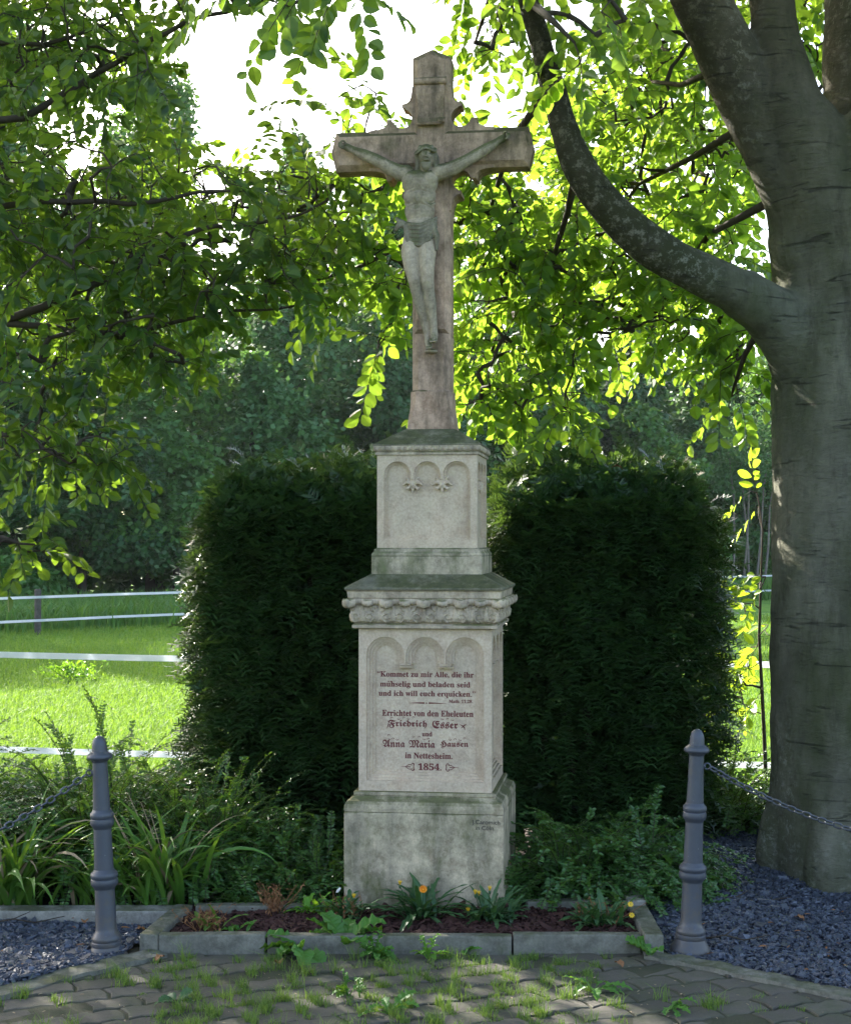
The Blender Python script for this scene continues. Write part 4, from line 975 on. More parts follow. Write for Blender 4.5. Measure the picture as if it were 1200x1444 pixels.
def daylily(c, n, h, label, tilt=(0, 0)):
    o = root("daylily", (c[0], c[1], 0), label=label, cat="daylily", group="daylily clumps by the slate bed"); g = MB(); dry = MB()
    for k in range(n):
        a = rng.uniform(0, 6.28); L = h*rng.uniform(.65, 1.25); w = rng.uniform(.009, .0165); el = rng.uniform(.9, 1.45); p = np.array([rng.normal(0, .06), rng.normal(0, .05), 0]); b = []
        fw = np.array([math.cos(a)+tilt[0], math.sin(a)+tilt[1], 0]); fw /= np.linalg.norm(fw); sd = np.array([-fw[1], fw[0], 0]); sd = sd*rng.choice([.6, 1.0])+np.array([0, 0, rng.normal(0, .3)]); sd /= np.linalg.norm(sd)
        st = 10; V = []; drop = rng.uniform(.10, .30)
        for i in range(st+1):
            ww = w*(1-(i/st)**3)*(.6+.4*min(1, i/3))+.0006; ce = p.copy()
            V += [ce-sd*ww+np.array([0, 0, ww*.5]), ce, ce+sd*ww+np.array([0, 0, ww*.5])]
            p = p+(fw*math.cos(el)+np.array([0, 0, math.sin(el)]))*L/st; el -= drop*(.25+1.1*i/st)
        i = np.arange(st)*3; q = np.concatenate([np.stack([i, i+1, i+4, i+3], 1), np.stack([i+1, i+2, i+5, i+4], 1)])
        (dry if rng.uniform() < .1 else g).add(V, [q])
    g.build("leaves", M['lily'], o, True); dry.build("dry_leaves", M['straw'], o, True)
    if n > 60:
        m = MB()
        for k in range(5):
            x = rng.uniform(-.12, .1); m.tube([Vector((x, 0, 0)), Vector((x-.04, .02, .25)), Vector((x-.1-.03*k, .03, .46+.03*k))], [.003, .0025, .0015], 5)
        m.build("dry_stalks", M['straw'], o)
    return o
daylily((-1.83, 6.93), 120, .54, "large daylily clump with dry stalks at the left border")
daylily((-1.42, 6.92), 34, .48, "small daylily clump with arching leaves, mostly hidden by the left bollard", (.1, -.1))
daylily((-1.15, 6.93), 78, .56, "daylily clump with tall narrow leaves right of the left bollard")

# ================================================================== BED PLANTS AND WEEDS
def blade_leaf(m, p, a, L, w, el, drop, lob=0.0, st=8, roll=0.0):
    p = np.array(p, float); fw = np.array([math.cos(a), math.sin(a), 0]); sd = np.array([-fw[1], fw[0], roll]); sd /= np.linalg.norm(sd); V = []
    for i in range(st+1):
        t = i/st; ww = w*math.sin(math.pi*min(1, (t*.86+.08)))**.8*(1+lob*math.cos(i*math.pi)) + .0008
        if i == st: ww = .0006
        rp = .25*ww*math.sin(i*2.1)
        V += [p-sd*ww+np.array([0, 0, ww*.35+rp]), p.copy(), p+sd*ww+np.array([0, 0, ww*.35-rp])]
        p = p+(fw*math.cos(el)+np.array([0, 0, math.sin(el)]))*L/st; el -= drop/st
    i = np.arange(st)*3; m.add(V, [np.concatenate([np.stack([i, i+1, i+4, i+3], 1), np.stack([i+1, i+2, i+5, i+4], 1)])])
def flower(m, c, r, n, tilt=0.5, cup=.3):
    c = Vector(c); nrm_ = Vector((0, -math.sin(tilt), math.cos(tilt))); a1 = nrm_.orthogonal().normalized(); b1 = nrm_.cross(a1)
    for k in range(n):
        t = 2*math.pi*k/n; d = a1*math.cos(t)+b1*math.sin(t); s = nrm_.cross(d)
        m.add([c+d*r*.15-s*r*.06, c+d*r*.15+s*r*.06, c+d*r*.65+s*r*.2+nrm_*r*cup, c+d*r+nrm_*r*cup*1.4, c+d*r*.65-s*r*.2+nrm_*r*cup], [(0, 1, 2, 3, 4)])
def gazania(px, py, n, h, label, flowers, mat='weed_dark', cat="flower", name="gazania", dry=0):
    h *= 1.6; g = G(px, py, .04); o = root(name, g, label=label, cat=cat, group="plants in the flower bed"); m = MB()
    for k in range(n):
        blade_leaf(m, (rng.normal(0, .03), rng.normal(0, .02), 0), rng.uniform(0, 6.28), h*rng.uniform(.6, 1.25), rng.uniform(.008, .014), rng.uniform(.5, 1.35), rng.uniform(.5, 1.7), .18, 9)
    m.build("leaves", M[mat], o)
    if dry:
        q = MB()
        for k in range(dry):
            p = Vector((rng.normal(0, .03), rng.normal(0, .03), 0)); t = Vector((rng.normal(0, .05), rng.normal(0, .05), h*rng.uniform(.4, .9)))
            q.tube([p, p+t*.5+Vector((rng.normal(0, .012), 0, 0)), p+t], [.0016, .0013, .0009], 4)
            for e in range(4): blade_leaf(q, tuple(p+t*rng.uniform(.3, 1)), rng.uniform(0, 6.28), .022, .003, rng.uniform(-.5, .8), 1.2, 0, 4)
        q.build("dry_stems", M['dead'], o)
    for (fx, fz, kind) in flowers:
        s = MB(); tip = Vector((fx, -.03, fz)); s.tube([Vector((fx*.3, 0, 0)), Vector((fx*.7, -.012, fz*.6)), tip], [.0024, .002, .002], 6); s.build("flower_stem", M['weed_dark'], o)
        f = MB()
        if kind == 'open': flower(f, tip, .019, 14, 1.0, .5); f.ball(tip+Vector((0, -.004, .002)), .006, 10, 6); f.build("orange_bloom", M['petal'], o)
        elif kind == 'bud':
            f.ball(tip, 1, 10, 8, (.0055, .0055, .009)); f.build("bud", M['weed_dark'], o)
            f = MB(); flower(f, tip+Vector((0, 0, .005)), .010, 9, .3, 1.6); f.build("yellow_tip", M['petal_y'], o)
        elif kind == 'star': flower(f, tip, .014, 9, .9, -.2); f.build("yellow_bloom", M['petal_y'], o)
        elif kind == 'white': f.ball(tip, 1, 10, 8, (.006, .006, .014), Matrix.Rotation(R(40), 4, 'Y')); f.build("white_bud", M['white'], o)
    return o
gazania(596, 1298, 64, .13, "dark-leaved plant with one open orange flower before the monument", [(.002, .135, 'open'), (-.095, .15, 'bud')])
gazania(690, 1303, 62, .11, "leafy plant with three yellow buds at the right corner of the monument", [(.0, .14, 'bud'), (-.06, .125, 'bud'), (-.045, .12, 'bud'), (-.09, .05, 'bud')])
gazania(488, 1300, 40, .10, "half-withered plant with a white bud at the left corner of the monument", [(-.03, .14, 'white'), (.035, .10, 'bud')], dry=16)
gazania(845, 1308, 60, .10, "bushy plant with yellow star flowers and a brown side at the bed's right end", [(.125, .105, 'star'), (.13, .06, 'star')], dry=14)
gazania(445, 1292, 34, .07, "bright light green sprig left of the monument's corner", [], 'sprig', 'plant', 'seedling')
gazania(390, 1291, 2, .10, "dead brown stalks standing at the back edging stone", [], 'weed_dark', 'dead plant', 'withered_plant', 40)
gazania(296, 1312, 8, .08, "dry brown plant in the left corner of the flower bed", [], 'grass', 'dead plant', 'withered_plant', 34)
gazania(330, 1314, 9, .045, "little tuft of green blades behind the short front edging stone", [], 'weed', 'plant', 'seedling')

def weed(px, py, n, L, w, label, lob=.12, el=(.15, .8), mat='weed', z=0.0, name="broadleaf_weed", stems=0):
    g = G(px, py, z); o = root(name, g, label=label, cat="weed", group="weeds growing in the paving"); m = MB(); s = MB()
    for k in range(n):
        a = rng.uniform(0, 6.28); e = rng.uniform(*el); l = 1.3*L*rng.uniform(.6, 1.15); st = l*.3
        p1 = np.array([math.cos(a)*st*math.cos(e), math.sin(a)*st*math.cos(e), st*math.sin(e)+.006])
        s.tube([Vector((0, 0, 0)), Vector(p1)], [.002, .0018], 5); blade_leaf(m, p1, a, l, w*rng.uniform(.7, 1.2), e, rng.uniform(.6, 1.5), lob, 12, rng.normal(0, .3))
    for k in range(stems):
        p = Vector((rng.normal(0, .02), rng.normal(0, .01), 0)); t = p+Vector((rng.normal(0, .02), -.01, rng.uniform(.06, .11))); s.tube([p, t], [.003, .002], 6)
        for q in range(9): blade_leaf(m, tuple(p.lerp(t, .25+.75*q/8)), rng.uniform(0, 6.28), .035*(1.15-.06*q), .009, rng.uniform(.1, .7), 1.0, .15, 7)
    m.build("leaves", M[mat], o); s.build("stalks", M[mat], o)
    return o
weed(428, 1346, 11, .11, .036, "lush broad-leaved weed against the front edging stone, left of the pair")
weed(486, 1342, 9, .12, .038, "broad wavy-leaved weed leaning over the edging stone beside its lush neighbour", el=(.5, 1.1))
weed(530, 1352, 16, .06, .018, "mixed weed with white florets and dry stems in front of the monument", .2, stems=3)
weed(603, 1352, 8, .05, .014, "upright pale green weed with stacked leaves before the edging stone", .15, stems=2, mat='sprig')
weed(918, 1352, 8, .08, .026, "pointed-leaf weed at the right end of the bed by the side stone", .06, (.4, 1.0), 'weed')
weed(836, 1398, 9, .08, .014, "flat jagged dandelion rosette on the paving below the bed's right half", .35)
weed(548, 1430, 8, .075, .017, "dandelion rosette at the bottom of the photo below the orange flower", .3)
weed(944, 1424, 7, .065, .013, "small dandelion at the lower right of the paving", .35)
weed(250, 1416, 6, .05, .02, "dark low weed on the paving at lower left", .1, mat='weed_dark')
weed(492, 1404, 8, .045, .013, "small serrated weed alone between two pavers", .2, stems=2)
weed(655, 1346, 6, .04, .012, "tiny weed at the foot of the edging stone joint right of centre", .1)

def dead_leaf(p, label, L=.05, mat='dead'):
    o = bpy.data.objects.new("fallen_leaf", None); m = MB(); blade_leaf(m, (0, 0, .008), rng.uniform(0, 6.28), L, L*.3, .5, 1.6, .08, 8)
    bpy.data.objects.remove(o); f = m.build("fallen_leaf", M[mat]); f.location = p
    return tag(f, label, "fallen leaf", "fallen leaves")
dead_leaf(G(232, 1352, .004), "brown fallen leaf on the paving beside the left kerb corner")
dead_leaf(G(868, 1360, .004), "orange brown fallen leaf on the paving below the right edging stone")
dead_leaf(G(395, 1362, .004), "reddish fallen leaf on the paving in the left sun patch")
dead_leaf(G(120, 1304, .03), "brown fallen leaf on the slate left of the sunken bollard")
dead_leaf(G(192, 1314, .03), "tan fallen leaf on the slate right of the sunken bollard")
dead_leaf(G(960, 1244, .05), "orange fallen leaf on the slate left of the right bollard")
dead_leaf(G(1120, 1296, .04), "brown fallen leaf on the slate in front of the beech")
dead_leaf(P(862, 662, 8.15), "rust red leaf caught on top of the right yew", .07)

# ================================================================== TREES NEAR
def grow(node_pts, spots, twigL, nleaf, leafL, lw, out, dirs, tubes, droop=.35, bias=(0, 0, 0), shape_jit=.5):
    """minimum spanning branches from skeleton nodes to spray origins, then leafy sprays"""
    nodes = np.array(node_pts); n0 = len(nodes); S = np.array(spots); n = len(S)
    allp = np.concatenate([nodes, S]); par = np.full(n0+n, -1)
    d = np.full(n, 1e9); pa = np.zeros(n, int)
    dd = np.linalg.norm(S[:, None]-nodes[None], axis=2); pa = dd.argmin(1); d = dd.min(1)
    done = np.zeros(n, bool); order = []
    for _ in range(n):
        k = np.where(done, 1e9, d).argmin(); done[k] = True; par[n0+k] = pa[k]; order.append(k)
        nd_ = np.linalg.norm(S-S[k], axis=1)*1.05; up_ = (nd_ < d) & ~done; d[up_] = nd_[up_]; pa[up_] = n0+k
    cnt = np.ones(n0+n)
    for k in order[::-1]: cnt[par[n0+k]] += cnt[n0+k]
    for k in range(n):
        a, b = Vector(allp[par[n0+k]]), Vector(allp[n0+k]); r = min(.011, .0022*math.sqrt(cnt[n0+k])+.0008)
        L = (b-a).length; mid = a.lerp(b, .5)+Vector(rng.normal(0, L*.06, 3))+Vector((0, 0, L*.07))
        tubes.tube([a, a.lerp(mid, .5), mid, mid.lerp(b, .55), b], [r*1.25, r*1.15, r, r*.9, r*.8], 5, cap=False)
    for k in range(n):
        pb = Vector(allp[par[n0+k]]); o = Vector(S[k]); dr = (o-pb); dr = dr.normalized() if dr.length > 1e-4 else Vector((1, 0, 0))
        dr = (dr*.5+Vector(unit(1)[0])*.7+Vector(bias)).normalized(); L = twigL*rng.uniform(.65, 1.25); st = 6; p = o.copy(); pts = [p.copy()]
        for i in range(st):
            dr = (dr+Vector((0, 0, -droop/st*1.4))+Vector(rng.normal(0, .06, 3))).normalized(); p = p+dr*L/st; pts.append(p.copy())
        tubes.tube(pts, [.0022-.0014*i/st for i in range(st+1)], 4, cap=False)
        pn = Vector(unit(1)[0])*.55+Vector((0, 0, 1))
        m = int(nleaf*rng.uniform(.7, 1.3))
        for i in range(m):
            t = .1+.9*(i+rng.uniform(0, .6))/m; x = min(t, .999)*st; i0 = int(x); q = pts[i0].lerp(pts[i0+1], x-i0); tn = (pts[i0+1]-pts[i0]).normalized()
            sd = tn.cross(pn).normalized(); s = 1 if i % 2 else -1
            out[0].append(tuple(q+sd*(s*.006))); dv = tn*.75+sd*s*1.0+Vector((0, 0, -.35*droop*2))+Vector(rng.normal(0, .2, 3))
            out[1].append(tuple(dv)); out[2].append(tuple(sd.cross(tn)*1.0+Vector(rng.normal(0, shape_jit, 3)))); l = leafL*rng.uniform(.5, 1.25); out[3].append(l); out[4].append(l*lw*rng.uniform(.85, 1.15))
def cluster(cx, cyp, rx, ry, d0, d1, n):
    a = rnd(0, 6.28, n); r = np.sqrt(rnd(0, 1, n)); px = cx+rx*r*np.cos(a); py = cyp-28+ry*r*np.sin(a); d = rnd(d0, d1, n)
    return [tuple(P(x, y, q)) for x, y, q in zip(px, py, d)]
def poly_nodes(P3, step=.15):
    o = []
    for a, b in zip(P3[:-1], P3[1:]):
        n = max(1, int((b-a).length/step)); o += [tuple(a.lerp(b, k/n)) for k in range(n)]
    return o+[tuple(P3[-1])]
def canopy(n, center, rad, test, leafL, out):
    c = []
    while len(c) < n:
        q = nrm(rng.normal(size=(4000, 3)))*(rnd(.25, 1, (4000, 1))**.5)*np.array(rad)+np.array(center)
        c += [p for p in q if test(p)]
    c = np.array(c[:n])
    lum = np.array([noise.noise(Vector(p*.9)) for p in c]); c = c[lum > -.18]
    m = len(c); k = 10
    base = np.repeat(c, k, 0)+rng.normal(0, .11, (m*k, 3)); D = unit(m*k)*[1, 1, .6]+[0, 0, -.3]; N_ = unit(m*k)*.7+[0, 0, 1]
    L = leafL*rnd(.7, 1.2, m*k)
    for o_, v_ in zip(out, (base, D, N_, L, L*.7)): o_.extend(map(tuple, v_) if v_.ndim > 1 else v_)

# ---- the big beech on the right
TX, TY = 2.20, 7.62
beech = root("beech_tree", (TX, TY, 0), label="massive multi-stemmed beech with grey-green bark at the right border", cat="tree")
m_ = MB(); O = Vector((TX, TY, 0))
def pl(L): return [P(a, b, c)-O for a, b, c, r in L], [r for a, b, c, r in L]
m_.chain([Vector((0, 0, -.15)), Vector((0, 0, .05)), Vector((0, 0, .35)), Vector((0, 0, .9)), Vector((.0, .0, 1.6)), Vector((.01, 0, 2.2)), Vector((.02, 0, 2.7)), Vector((.05, 0, 3.1))], [.545, .54, .535, .53, .525, .535, .55, .54], 28)
for k in range(7):                                        # root flare
    a = k*.9+.35; m_.chain([Vector((.36*math.cos(a), .36*math.sin(a), .55)), Vector((.47*math.cos(a), .47*math.sin(a), .12)), Vector((.5*math.cos(a), .5*math.sin(a), -.06))], [.15, .13, .10], 12)
m_.chain(*pl([(1215, 430, 7.6, .44), (1180, 340, 7.5, .33), (1143, 265, 7.42, .235), (1083, 185, 7.36, .163), (1034, 100, 7.28, .142), (985, -10, 7.22, .132), (940, -110, 7.2, .13), (880, -260, 7.1, .11), (830, -420, 7.0, .09)]), 22)
m_.chain(*pl([(1220, 370, 7.45, .36), (1165, 245, 7.3, .22), (1116, 150, 7.25, .14), (1094, 60, 7.3, .108), (1082, -30, 7.3, .102), (1060, -160, 7.2, .11), (1060, -420, 7.3, .09)]), 22)
m_.chain(*pl([(1240, 330, 7.7, .40), (1245, 150, 7.75, .30), (1240, 0, 7.8, .27), (1235, -200, 7.9, .24), (1250, -500, 8.0, .2), (1260, -900, 8.2, .12)]), 22)
m_.chain(*pl([(1240, 380, 7.4, .36), (1262, 200, 7.2, .25), (1330, 40, 7.2, .22), (1400, -150, 7.2, .19), (1500, -500, 7.2, .12)]), 22)
m_.chain(*pl([(1320, 380, 7.6, .42), (1365, 240, 7.6, .30), (1430, 60, 7.6, .24), (1520, -250, 7.6, .17), (1600, -600, 7.6, .1)]), 22)
m_.chain(*pl([(1150, 500, 7.55, .24), (1105, 458, 7.45, .165), (1075, 434, 7.36, .13), (1050, 418, 7.3, .118)]), 18)
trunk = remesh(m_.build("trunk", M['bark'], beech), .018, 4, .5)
tx_ = bpy.data.textures.new("bark_lumps", 'CLOUDS'); tx_.noise_scale = .35; tx_.noise_depth = 3
dm = trunk.modifiers.new("lumps", 'DISPLACE'); dm.texture = tx_; dm.strength = .035; dm.mid_level = .5
LIMB_R = .86
LIMB = [(1100, 452, 7.45, .15), (1055, 420, 7.3, .122), (1000, 392, 7.2, .112), (940, 362, 7.15, .107), (890, 325, 7.1, .102), (845, 278, 7.05, .094), (815, 232, 7.0, .083), (795, 180, 7.0, .073), (778, 120, 7.0, .064), (762, 60, 7.0, .057), (745, 0, 7.0, .053), (725, -80, 7.0, .048), (690, -200, 7.1, .04), (640, -380, 7.2, .03)]
m_ = MB(); LP_, LR_ = pl(LIMB)
pts = []; rad = []
for i in range(len(LP_)-1):
    p0, p1, p2, p3 = LP_[max(i-1, 0)], LP_[i], LP_[i+1], LP_[min(i+2, len(LP_)-1)]
    for k in range(8):
        t = k/8; pts.append(.5*((2*p1)+(p2-p0)*t+(2*p0-5*p1+4*p2-p3)*t*t+(3*p1-3*p2+p3-p0)*t**3)); rad.append(LR_[i]+(LR_[i+1]-LR_[i])*t)
rad = [r*LIMB_R*(1+.07*noise.noise(p*5)) for r, p in zip(rad, pts)]
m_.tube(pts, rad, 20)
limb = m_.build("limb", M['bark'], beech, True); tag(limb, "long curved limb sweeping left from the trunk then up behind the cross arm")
bark_pts = poly_nodes([p+O for p in pts[40:]], .12)
# skeleton branches inside the crown
SK = [[(815, 232, 7.05), (800, 300, 7.9), (775, 380, 8.4), (765, 430, 8.6)], [(778, 120, 7.0), (720, 200, 8.2), (690, 300, 8.6), (660, 420, 8.7)],
      [(1060, 170, 7.4), (980, 220, 8.3), (900, 260, 8.8), (850, 330, 8.9)], [(1075, 290, 7.5), (1000, 330, 8.4), (930, 430, 8.6), (860, 470, 8.7)],
      [(1030, 90, 7.3), (960, 120, 8.2), (880, 110, 8.7)], [(725, -80, 7.0), (690, 0, 7.5), (670, 60, 7.8)], [(690, -200, 7.1), (580, -100, 6.6), (480, -20, 5.9), (400, 10, 5.6)],
      [(745, 0, 7.0), (780, 30, 6.7), (810, 60, 6.6)], [(690, 300, 8.6), (600, 330, 8.7), (500, 380, 8.6), (430, 400, 8.5)], [(690, 300, 8.6), (600, 250, 8.5), (530, 215, 8.3)], [(1090, 430, 7.7), (1050, 500, 8.0), (1030, 560, 8.1)]]
m_ = MB(); nodes = list(bark_pts)
for s in SK:
    q = [P(*a) for a in s]; nodes += poly_nodes(q, .12); n = len(q); m_.tube([a-O for a in q], [.022-.016*i/(n-1) for i in range(n)], 7)
spots = []
for c in ((735, 330, 100, 90, 8.2, 9.2, 70), (735, 470, 100, 130, 8.2, 9.2, 112), (920, 240, 150, 200, 8.1, 9.4, 190), (900, 460, 110, 60, 8.2, 9.0, 62), (720, 585, 50, 30, 8.3, 8.7, 9), (810, 600, 30, 35, 8.3, 8.7, 9), (675, 588, 20, 16, 8.3, 8.6, 4),
          (1040, 530, 32, 62, 7.9, 8.5, 16), (695, 50, 55, 70, 7.9, 8.6, 22), (840, 30, 60, 50, 6.6, 6.9, 11), (805, 110, 20, 20, 6.6, 6.8, 2), (480, 395, 95, 70, 8.2, 8.9, 44), (545, 420, 40, 50, 8.3, 8.8, 12), (556, 510, 26, 30, 8.3, 8.6, 6), (500, 190, 60, 50, 7.9, 8.4, 8),
          (520, 265, 50, 40, 8.2, 8.8, 16), (440, 0, 110, 30, 5.4, 5.9, 14), (660, 250, 40, 50, 8.2, 8.8, 14), (900, -20, 260, 40, 7, 9, 50), (930, 230, 160, 190, 9.2, 11.0, 230), (1150, 50, 70, 130, 8.4, 9.6, 60), (1040, 420, 50, 60, 8.4, 9.4, 26), (960, 470, 110, 50, 8.6, 9.6, 40)):
    spots += cluster(*c)
out = ([], [], [], [], [])
grow(nodes, spots, .36, 14, .075, .76, out, None, m_2 := MB(), .5, (-.15, -.1, -.15))
above = lambda p: p[2] > 1.65+.372*p[1]+.42
canopy(3600, (1.2, 9.2, 6.6), (5.2, 4.6, 3.2), above, .10, out)
V, f = leaf_mesh(out[0], out[1], out[2], out[3], out[4], LEAF_FULL, .16, .15)
mesh_np("crown", V-np.array(O), [f], M['beech_leaf'], beech)
m_.build("branches", M['twig'], beech, True)
m_2.build("twigs", M['twig'], beech, True, Matrix.Translation(-O))

# ---- the tree whose boughs enter from the left
LX, LY = -4.7, 8.6
lt = root("broadleaf_tree", (LX, LY, 0), label="leafy tree whose drooping boughs fill the upper left from outside the photo", cat="tree"); O2 = Vector((LX, LY, 0))
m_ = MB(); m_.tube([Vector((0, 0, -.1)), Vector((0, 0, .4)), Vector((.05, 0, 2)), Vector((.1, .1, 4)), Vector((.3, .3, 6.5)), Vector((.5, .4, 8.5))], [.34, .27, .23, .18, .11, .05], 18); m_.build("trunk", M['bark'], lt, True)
LS = [[(-560, 430, 8.5), (-150, 460, 8.1), (0, 456, 7.8), (104, 472, 7.7), (200, 465, 7.7), (330, 440, 7.7), (420, 430, 7.8)], [(-60, 462, 7.9), (60, 440, 7.7), (148, 392, 7.6), (260, 340, 7.6), (400, 300, 7.8), (470, 262, 7.9)],
      [(-560, 300, 8.5), (-150, 220, 7.8), (40, 170, 7.5), (130, 90, 7.6), (264, 30, 7.4), (400, -20, 7.2), (520, -60, 7.0)], [(-550, 130, 8.6), (-150, 70, 8), (60, 60, 7.8), (160, 10, 7.7)], [(-560, 350, 8.5), (-150, 300, 7.6), (60, 290, 7.4), (250, 285, 7.4), (380, 265, 7.5)],
      [(-560, 560, 8.4), (-150, 600, 7.8), (30, 600, 7.5), (110, 650, 7.4)], [(-560, 650, 8.4), (-150, 740, 7.6), (0, 762, 7.4), (50, 768, 7.4)]]
nodes = []; m_ = MB()
for s in LS:
    q = [P(*a) for a in s]; nodes += poly_nodes(q, .12); n = len(q); 
    q2 = []
    for a, b in zip(q[:-1], q[1:]):
        for k in range(5):
            p = a.lerp(b, k/5); q2.append(p+noise.noise_vector(p*1.6)*.07+noise.noise_vector(p*5)*.02-O2)
    q2.append(q[-1]-O2); n = len(q2); m_.tube(q2, [.024-.019*i/(n-1) for i in range(n)], 7)
spots = []
for c in ((60, 75, 150, 85, 7.3, 10.2, 150), (140, 315, 200, 95, 7.0, 10.8, 270), (400, 295, 75, 45, 7.4, 8.6, 34), (150, 440, 185, 70, 7.2, 10.8, 180), (330, 400, 110, 50, 7.4, 8.2, 44), (85, 655, 85, 38, 7.1, 8.0, 40), (50, 560, 80, 40, 7.1, 7.8, 20), (245, 520, 60, 45, 7.4, 8.0, 15), (25, 795, 50, 18, 7.3, 7.7, 11), (300, -10, 190, 30, 6.8, 7.8, 36), (130, 120, 90, 40, 7.0, 8.6, 30),
          (-120, 300, 140, 250, 7.2, 9.6, 150), (-420, 380, 240, 260, 8.5, 11, 170), (110, 500, 110, 40, 7.2, 8, 22)):
    spots += cluster(*c)
out = ([], [], [], [], []); m_2 = MB()
grow(nodes, spots, .32, 15, .068, .70, out, None, m_2, .4, (.2, -.1, -.1))
canopy(3300, (-3.6, 10.0, 6.8), (4.6, 4.4, 3.0), above, .10, out)
canopy(5200, (-5.9, 12.2, 4.6), (3.2, 3.6, 3.4), lambda p: p[0] < -.30*p[1]-.35 and p[2] > .9, .10, out)
V, f = leaf_mesh(out[0], out[1], out[2], out[3], out[4], LEAF_FULL, .16, .15)
mesh_np("crown", V-np.array(O2), [f], M['left_leaf'], lt)
m_.build("branches", M['twig'], lt, True); m_2.build("twigs", M['twig'], lt, True, Matrix.Translation(-O2))

# ---- bright young beech shoots behind the trunk's left edge
sp = root("beech_sapling", (1.95, 9.0, 0), label="bright young beech shoots in the sun behind the trunk's left edge", cat="sapling"); O3 = Vector((1.95, 9.0, 0))
q = [Vector((1.95, 9.0, 0)), Vector((1.93, 9.0, .5)), Vector((1.9, 9.0, 1.1)), Vector((1.92, 9.0, 1.7))]
spots = cluster(1060, 950, 28, 80, 8.8, 9.2, 12)+cluster(1070, 860, 18, 30, 8.8, 9.2, 5)+cluster(1060, 735, 18, 14, 8.8, 9.2, 3)+cluster(1040, 1010, 30, 25, 8.8, 9.2, 6)
out = ([], [], [], [], []); m_ = MB(); m_.tube(q, [.014, .012, .009, .005], 6)
grow(poly_nodes(q), spots, .28, 9, .085, .6, out, None, m_, .3, (-.5, 0, 0))
V, f = leaf_mesh(out[0], out[1], out[2], out[3], out[4], LEAF_FULL, .14, .12)
mesh_np("leaves", V-np.array(O3), [f], M['young_leaf'], sp); m_.build("stems", M['twig'], sp, False, Matrix([[1,0,0,-O3.x],[0,1,0,-O3.y],[0,0,1,0],[0,0,0,1]]))

# ================================================================== MEADOW, FENCES, FAR TREES
def meadow_grass():
    n = 130000; t = rnd(0, 1, n); y = 9.3*(34/9.3)**t; px = np.where(rnd(0, 1, n) < .55, rnd(-140, 330, n), np.where(rnd(0, 1, n) < .45, rnd(960, 1180, n), rnd(-900, 2300, n))); x = (px-600)/F*y
    Pb = np.c_[x, y, np.full(n, -.03)]; H = (rnd(.03, .09, n))*(1+.02*y)
    Vv, q, tt = blades(Pb, H, rnd(.003, .006, n)*(y/9), rnd(0, 6.28, n), rnd(.2, 1.2, n))
    tag(mesh_np("meadow_grass", Vv, [q, tt], M['meadow_grass']), "short sunlit grass of the meadow behind the monument", "grass", kind='stuff')
    n = 34000; x = rnd(-15, 20, n); base = 30.2+(x+4.4)*.93; y = base+rnd(.3, 6.5, n)-1.2*(rnd(0, 1, n) < .06)
    H = rnd(.25, .75, n); Vv, q, tt = blades(np.c_[x, y, np.full(n, -.03)], H, rnd(.02, .05, n), rnd(0, 6.28, n), rnd(.2, .9, n))
    tag(mesh_np("tall_grass", Vv, [q, tt], M['tall_grass']), "tall unmown grass along the far fence", "grass", kind='stuff')
meadow_grass()
def meadow_tuft(px, py, s, label):
    g = G(px, py, -.02); o = root("meadow_weed", g, label=label, cat="weed"); n = 260
    D = unit(n)*[1, 1, .7]+[0, 0, .5]; p = rng.normal(0, 1, (n, 3))*[.16*s, .12*s, .05*s]; p[:, 2] = np.abs(p[:, 2])+rnd(0, .16*s, n)
    V, f = leaf_mesh(p, D, unit(n)+[0, 0, 1], rnd(.05, .09, n), rnd(.025, .04, n)); mesh_np("leaves", V, [f], M['sprig'], o)
    m = MB()
    for k in range(12): m.tube([Vector((rng.normal(0, .05*s), rng.normal(0, .05*s), 0)), Vector((rng.normal(0, .14*s), rng.normal(0, .1*s), .2*s))], .004, 4)
    m.build("stems", M['weed'], o)
meadow_tuft(100, 962, 1.0, "clump of leafy weeds standing alone in the sunny meadow")

def fence(name, A, B, hs_, wd_, posts, label, ext=0.0):
    A, B = Vector(A), Vector(B); o = root(name, A, label=label, cat="fence", group="white tape fences of the meadow"); t = (B-A)
    side = Vector((-t.y, t.x, 0)).normalized()*.0015
    for h in hs_:
        V = []; n = 40
        for i in range(n+1):
            f = i/n; p = t*f; sag = -.02*math.sin(math.pi*((f*(len(posts)+1)) % 1.0)); tw = .3*math.sin(i*.5)
            for s, e in ((-1, -1), (1, -1), (1, 1), (-1, 1)): V.append(p+Vector((0, 0, h+sag+e*wd_*.5))+side*s+side.normalized()*e*wd_*.15*tw)
        m = MB(); i = (np.arange(n)*4)[:, None]; k = np.arange(4)
        m.add(V, [np.stack([(i+k), (i+(k+1) % 4), (i+4+(k+1) % 4), (i+4+k)], -1).reshape(-1, 4)]); m.build("fence_tape", M['tape'], o)
    for f, w, h in posts:
        m = MB(); p = t*f+side.normalized()*(w+.004); m.lathe([(w, -.2), (w, h-.03), (w*.8, h)], 12, tuple(p)); m.build("fence_post", M['post'], o)
    return o
fence("near_fence", P(-900, 912, 11.6), P(1900, 944, 9.9), [0, -.66], .042, [(.0, .04, .1), (1.0, .04, .1)], "near white tape fence crossing the meadow just behind the hedges")
fence("far_fence", (-16, 18.2, 0), (22, 55.8, 0), [.655, .25], .045, [(.0, .05, .8), (.245, .06, .78), (.44, .06, .75), (.62, .06, .75), (.82, .06, .75), (1.0, .06, .75)], "far white tape fence with dark wooden posts before the woodland edge")

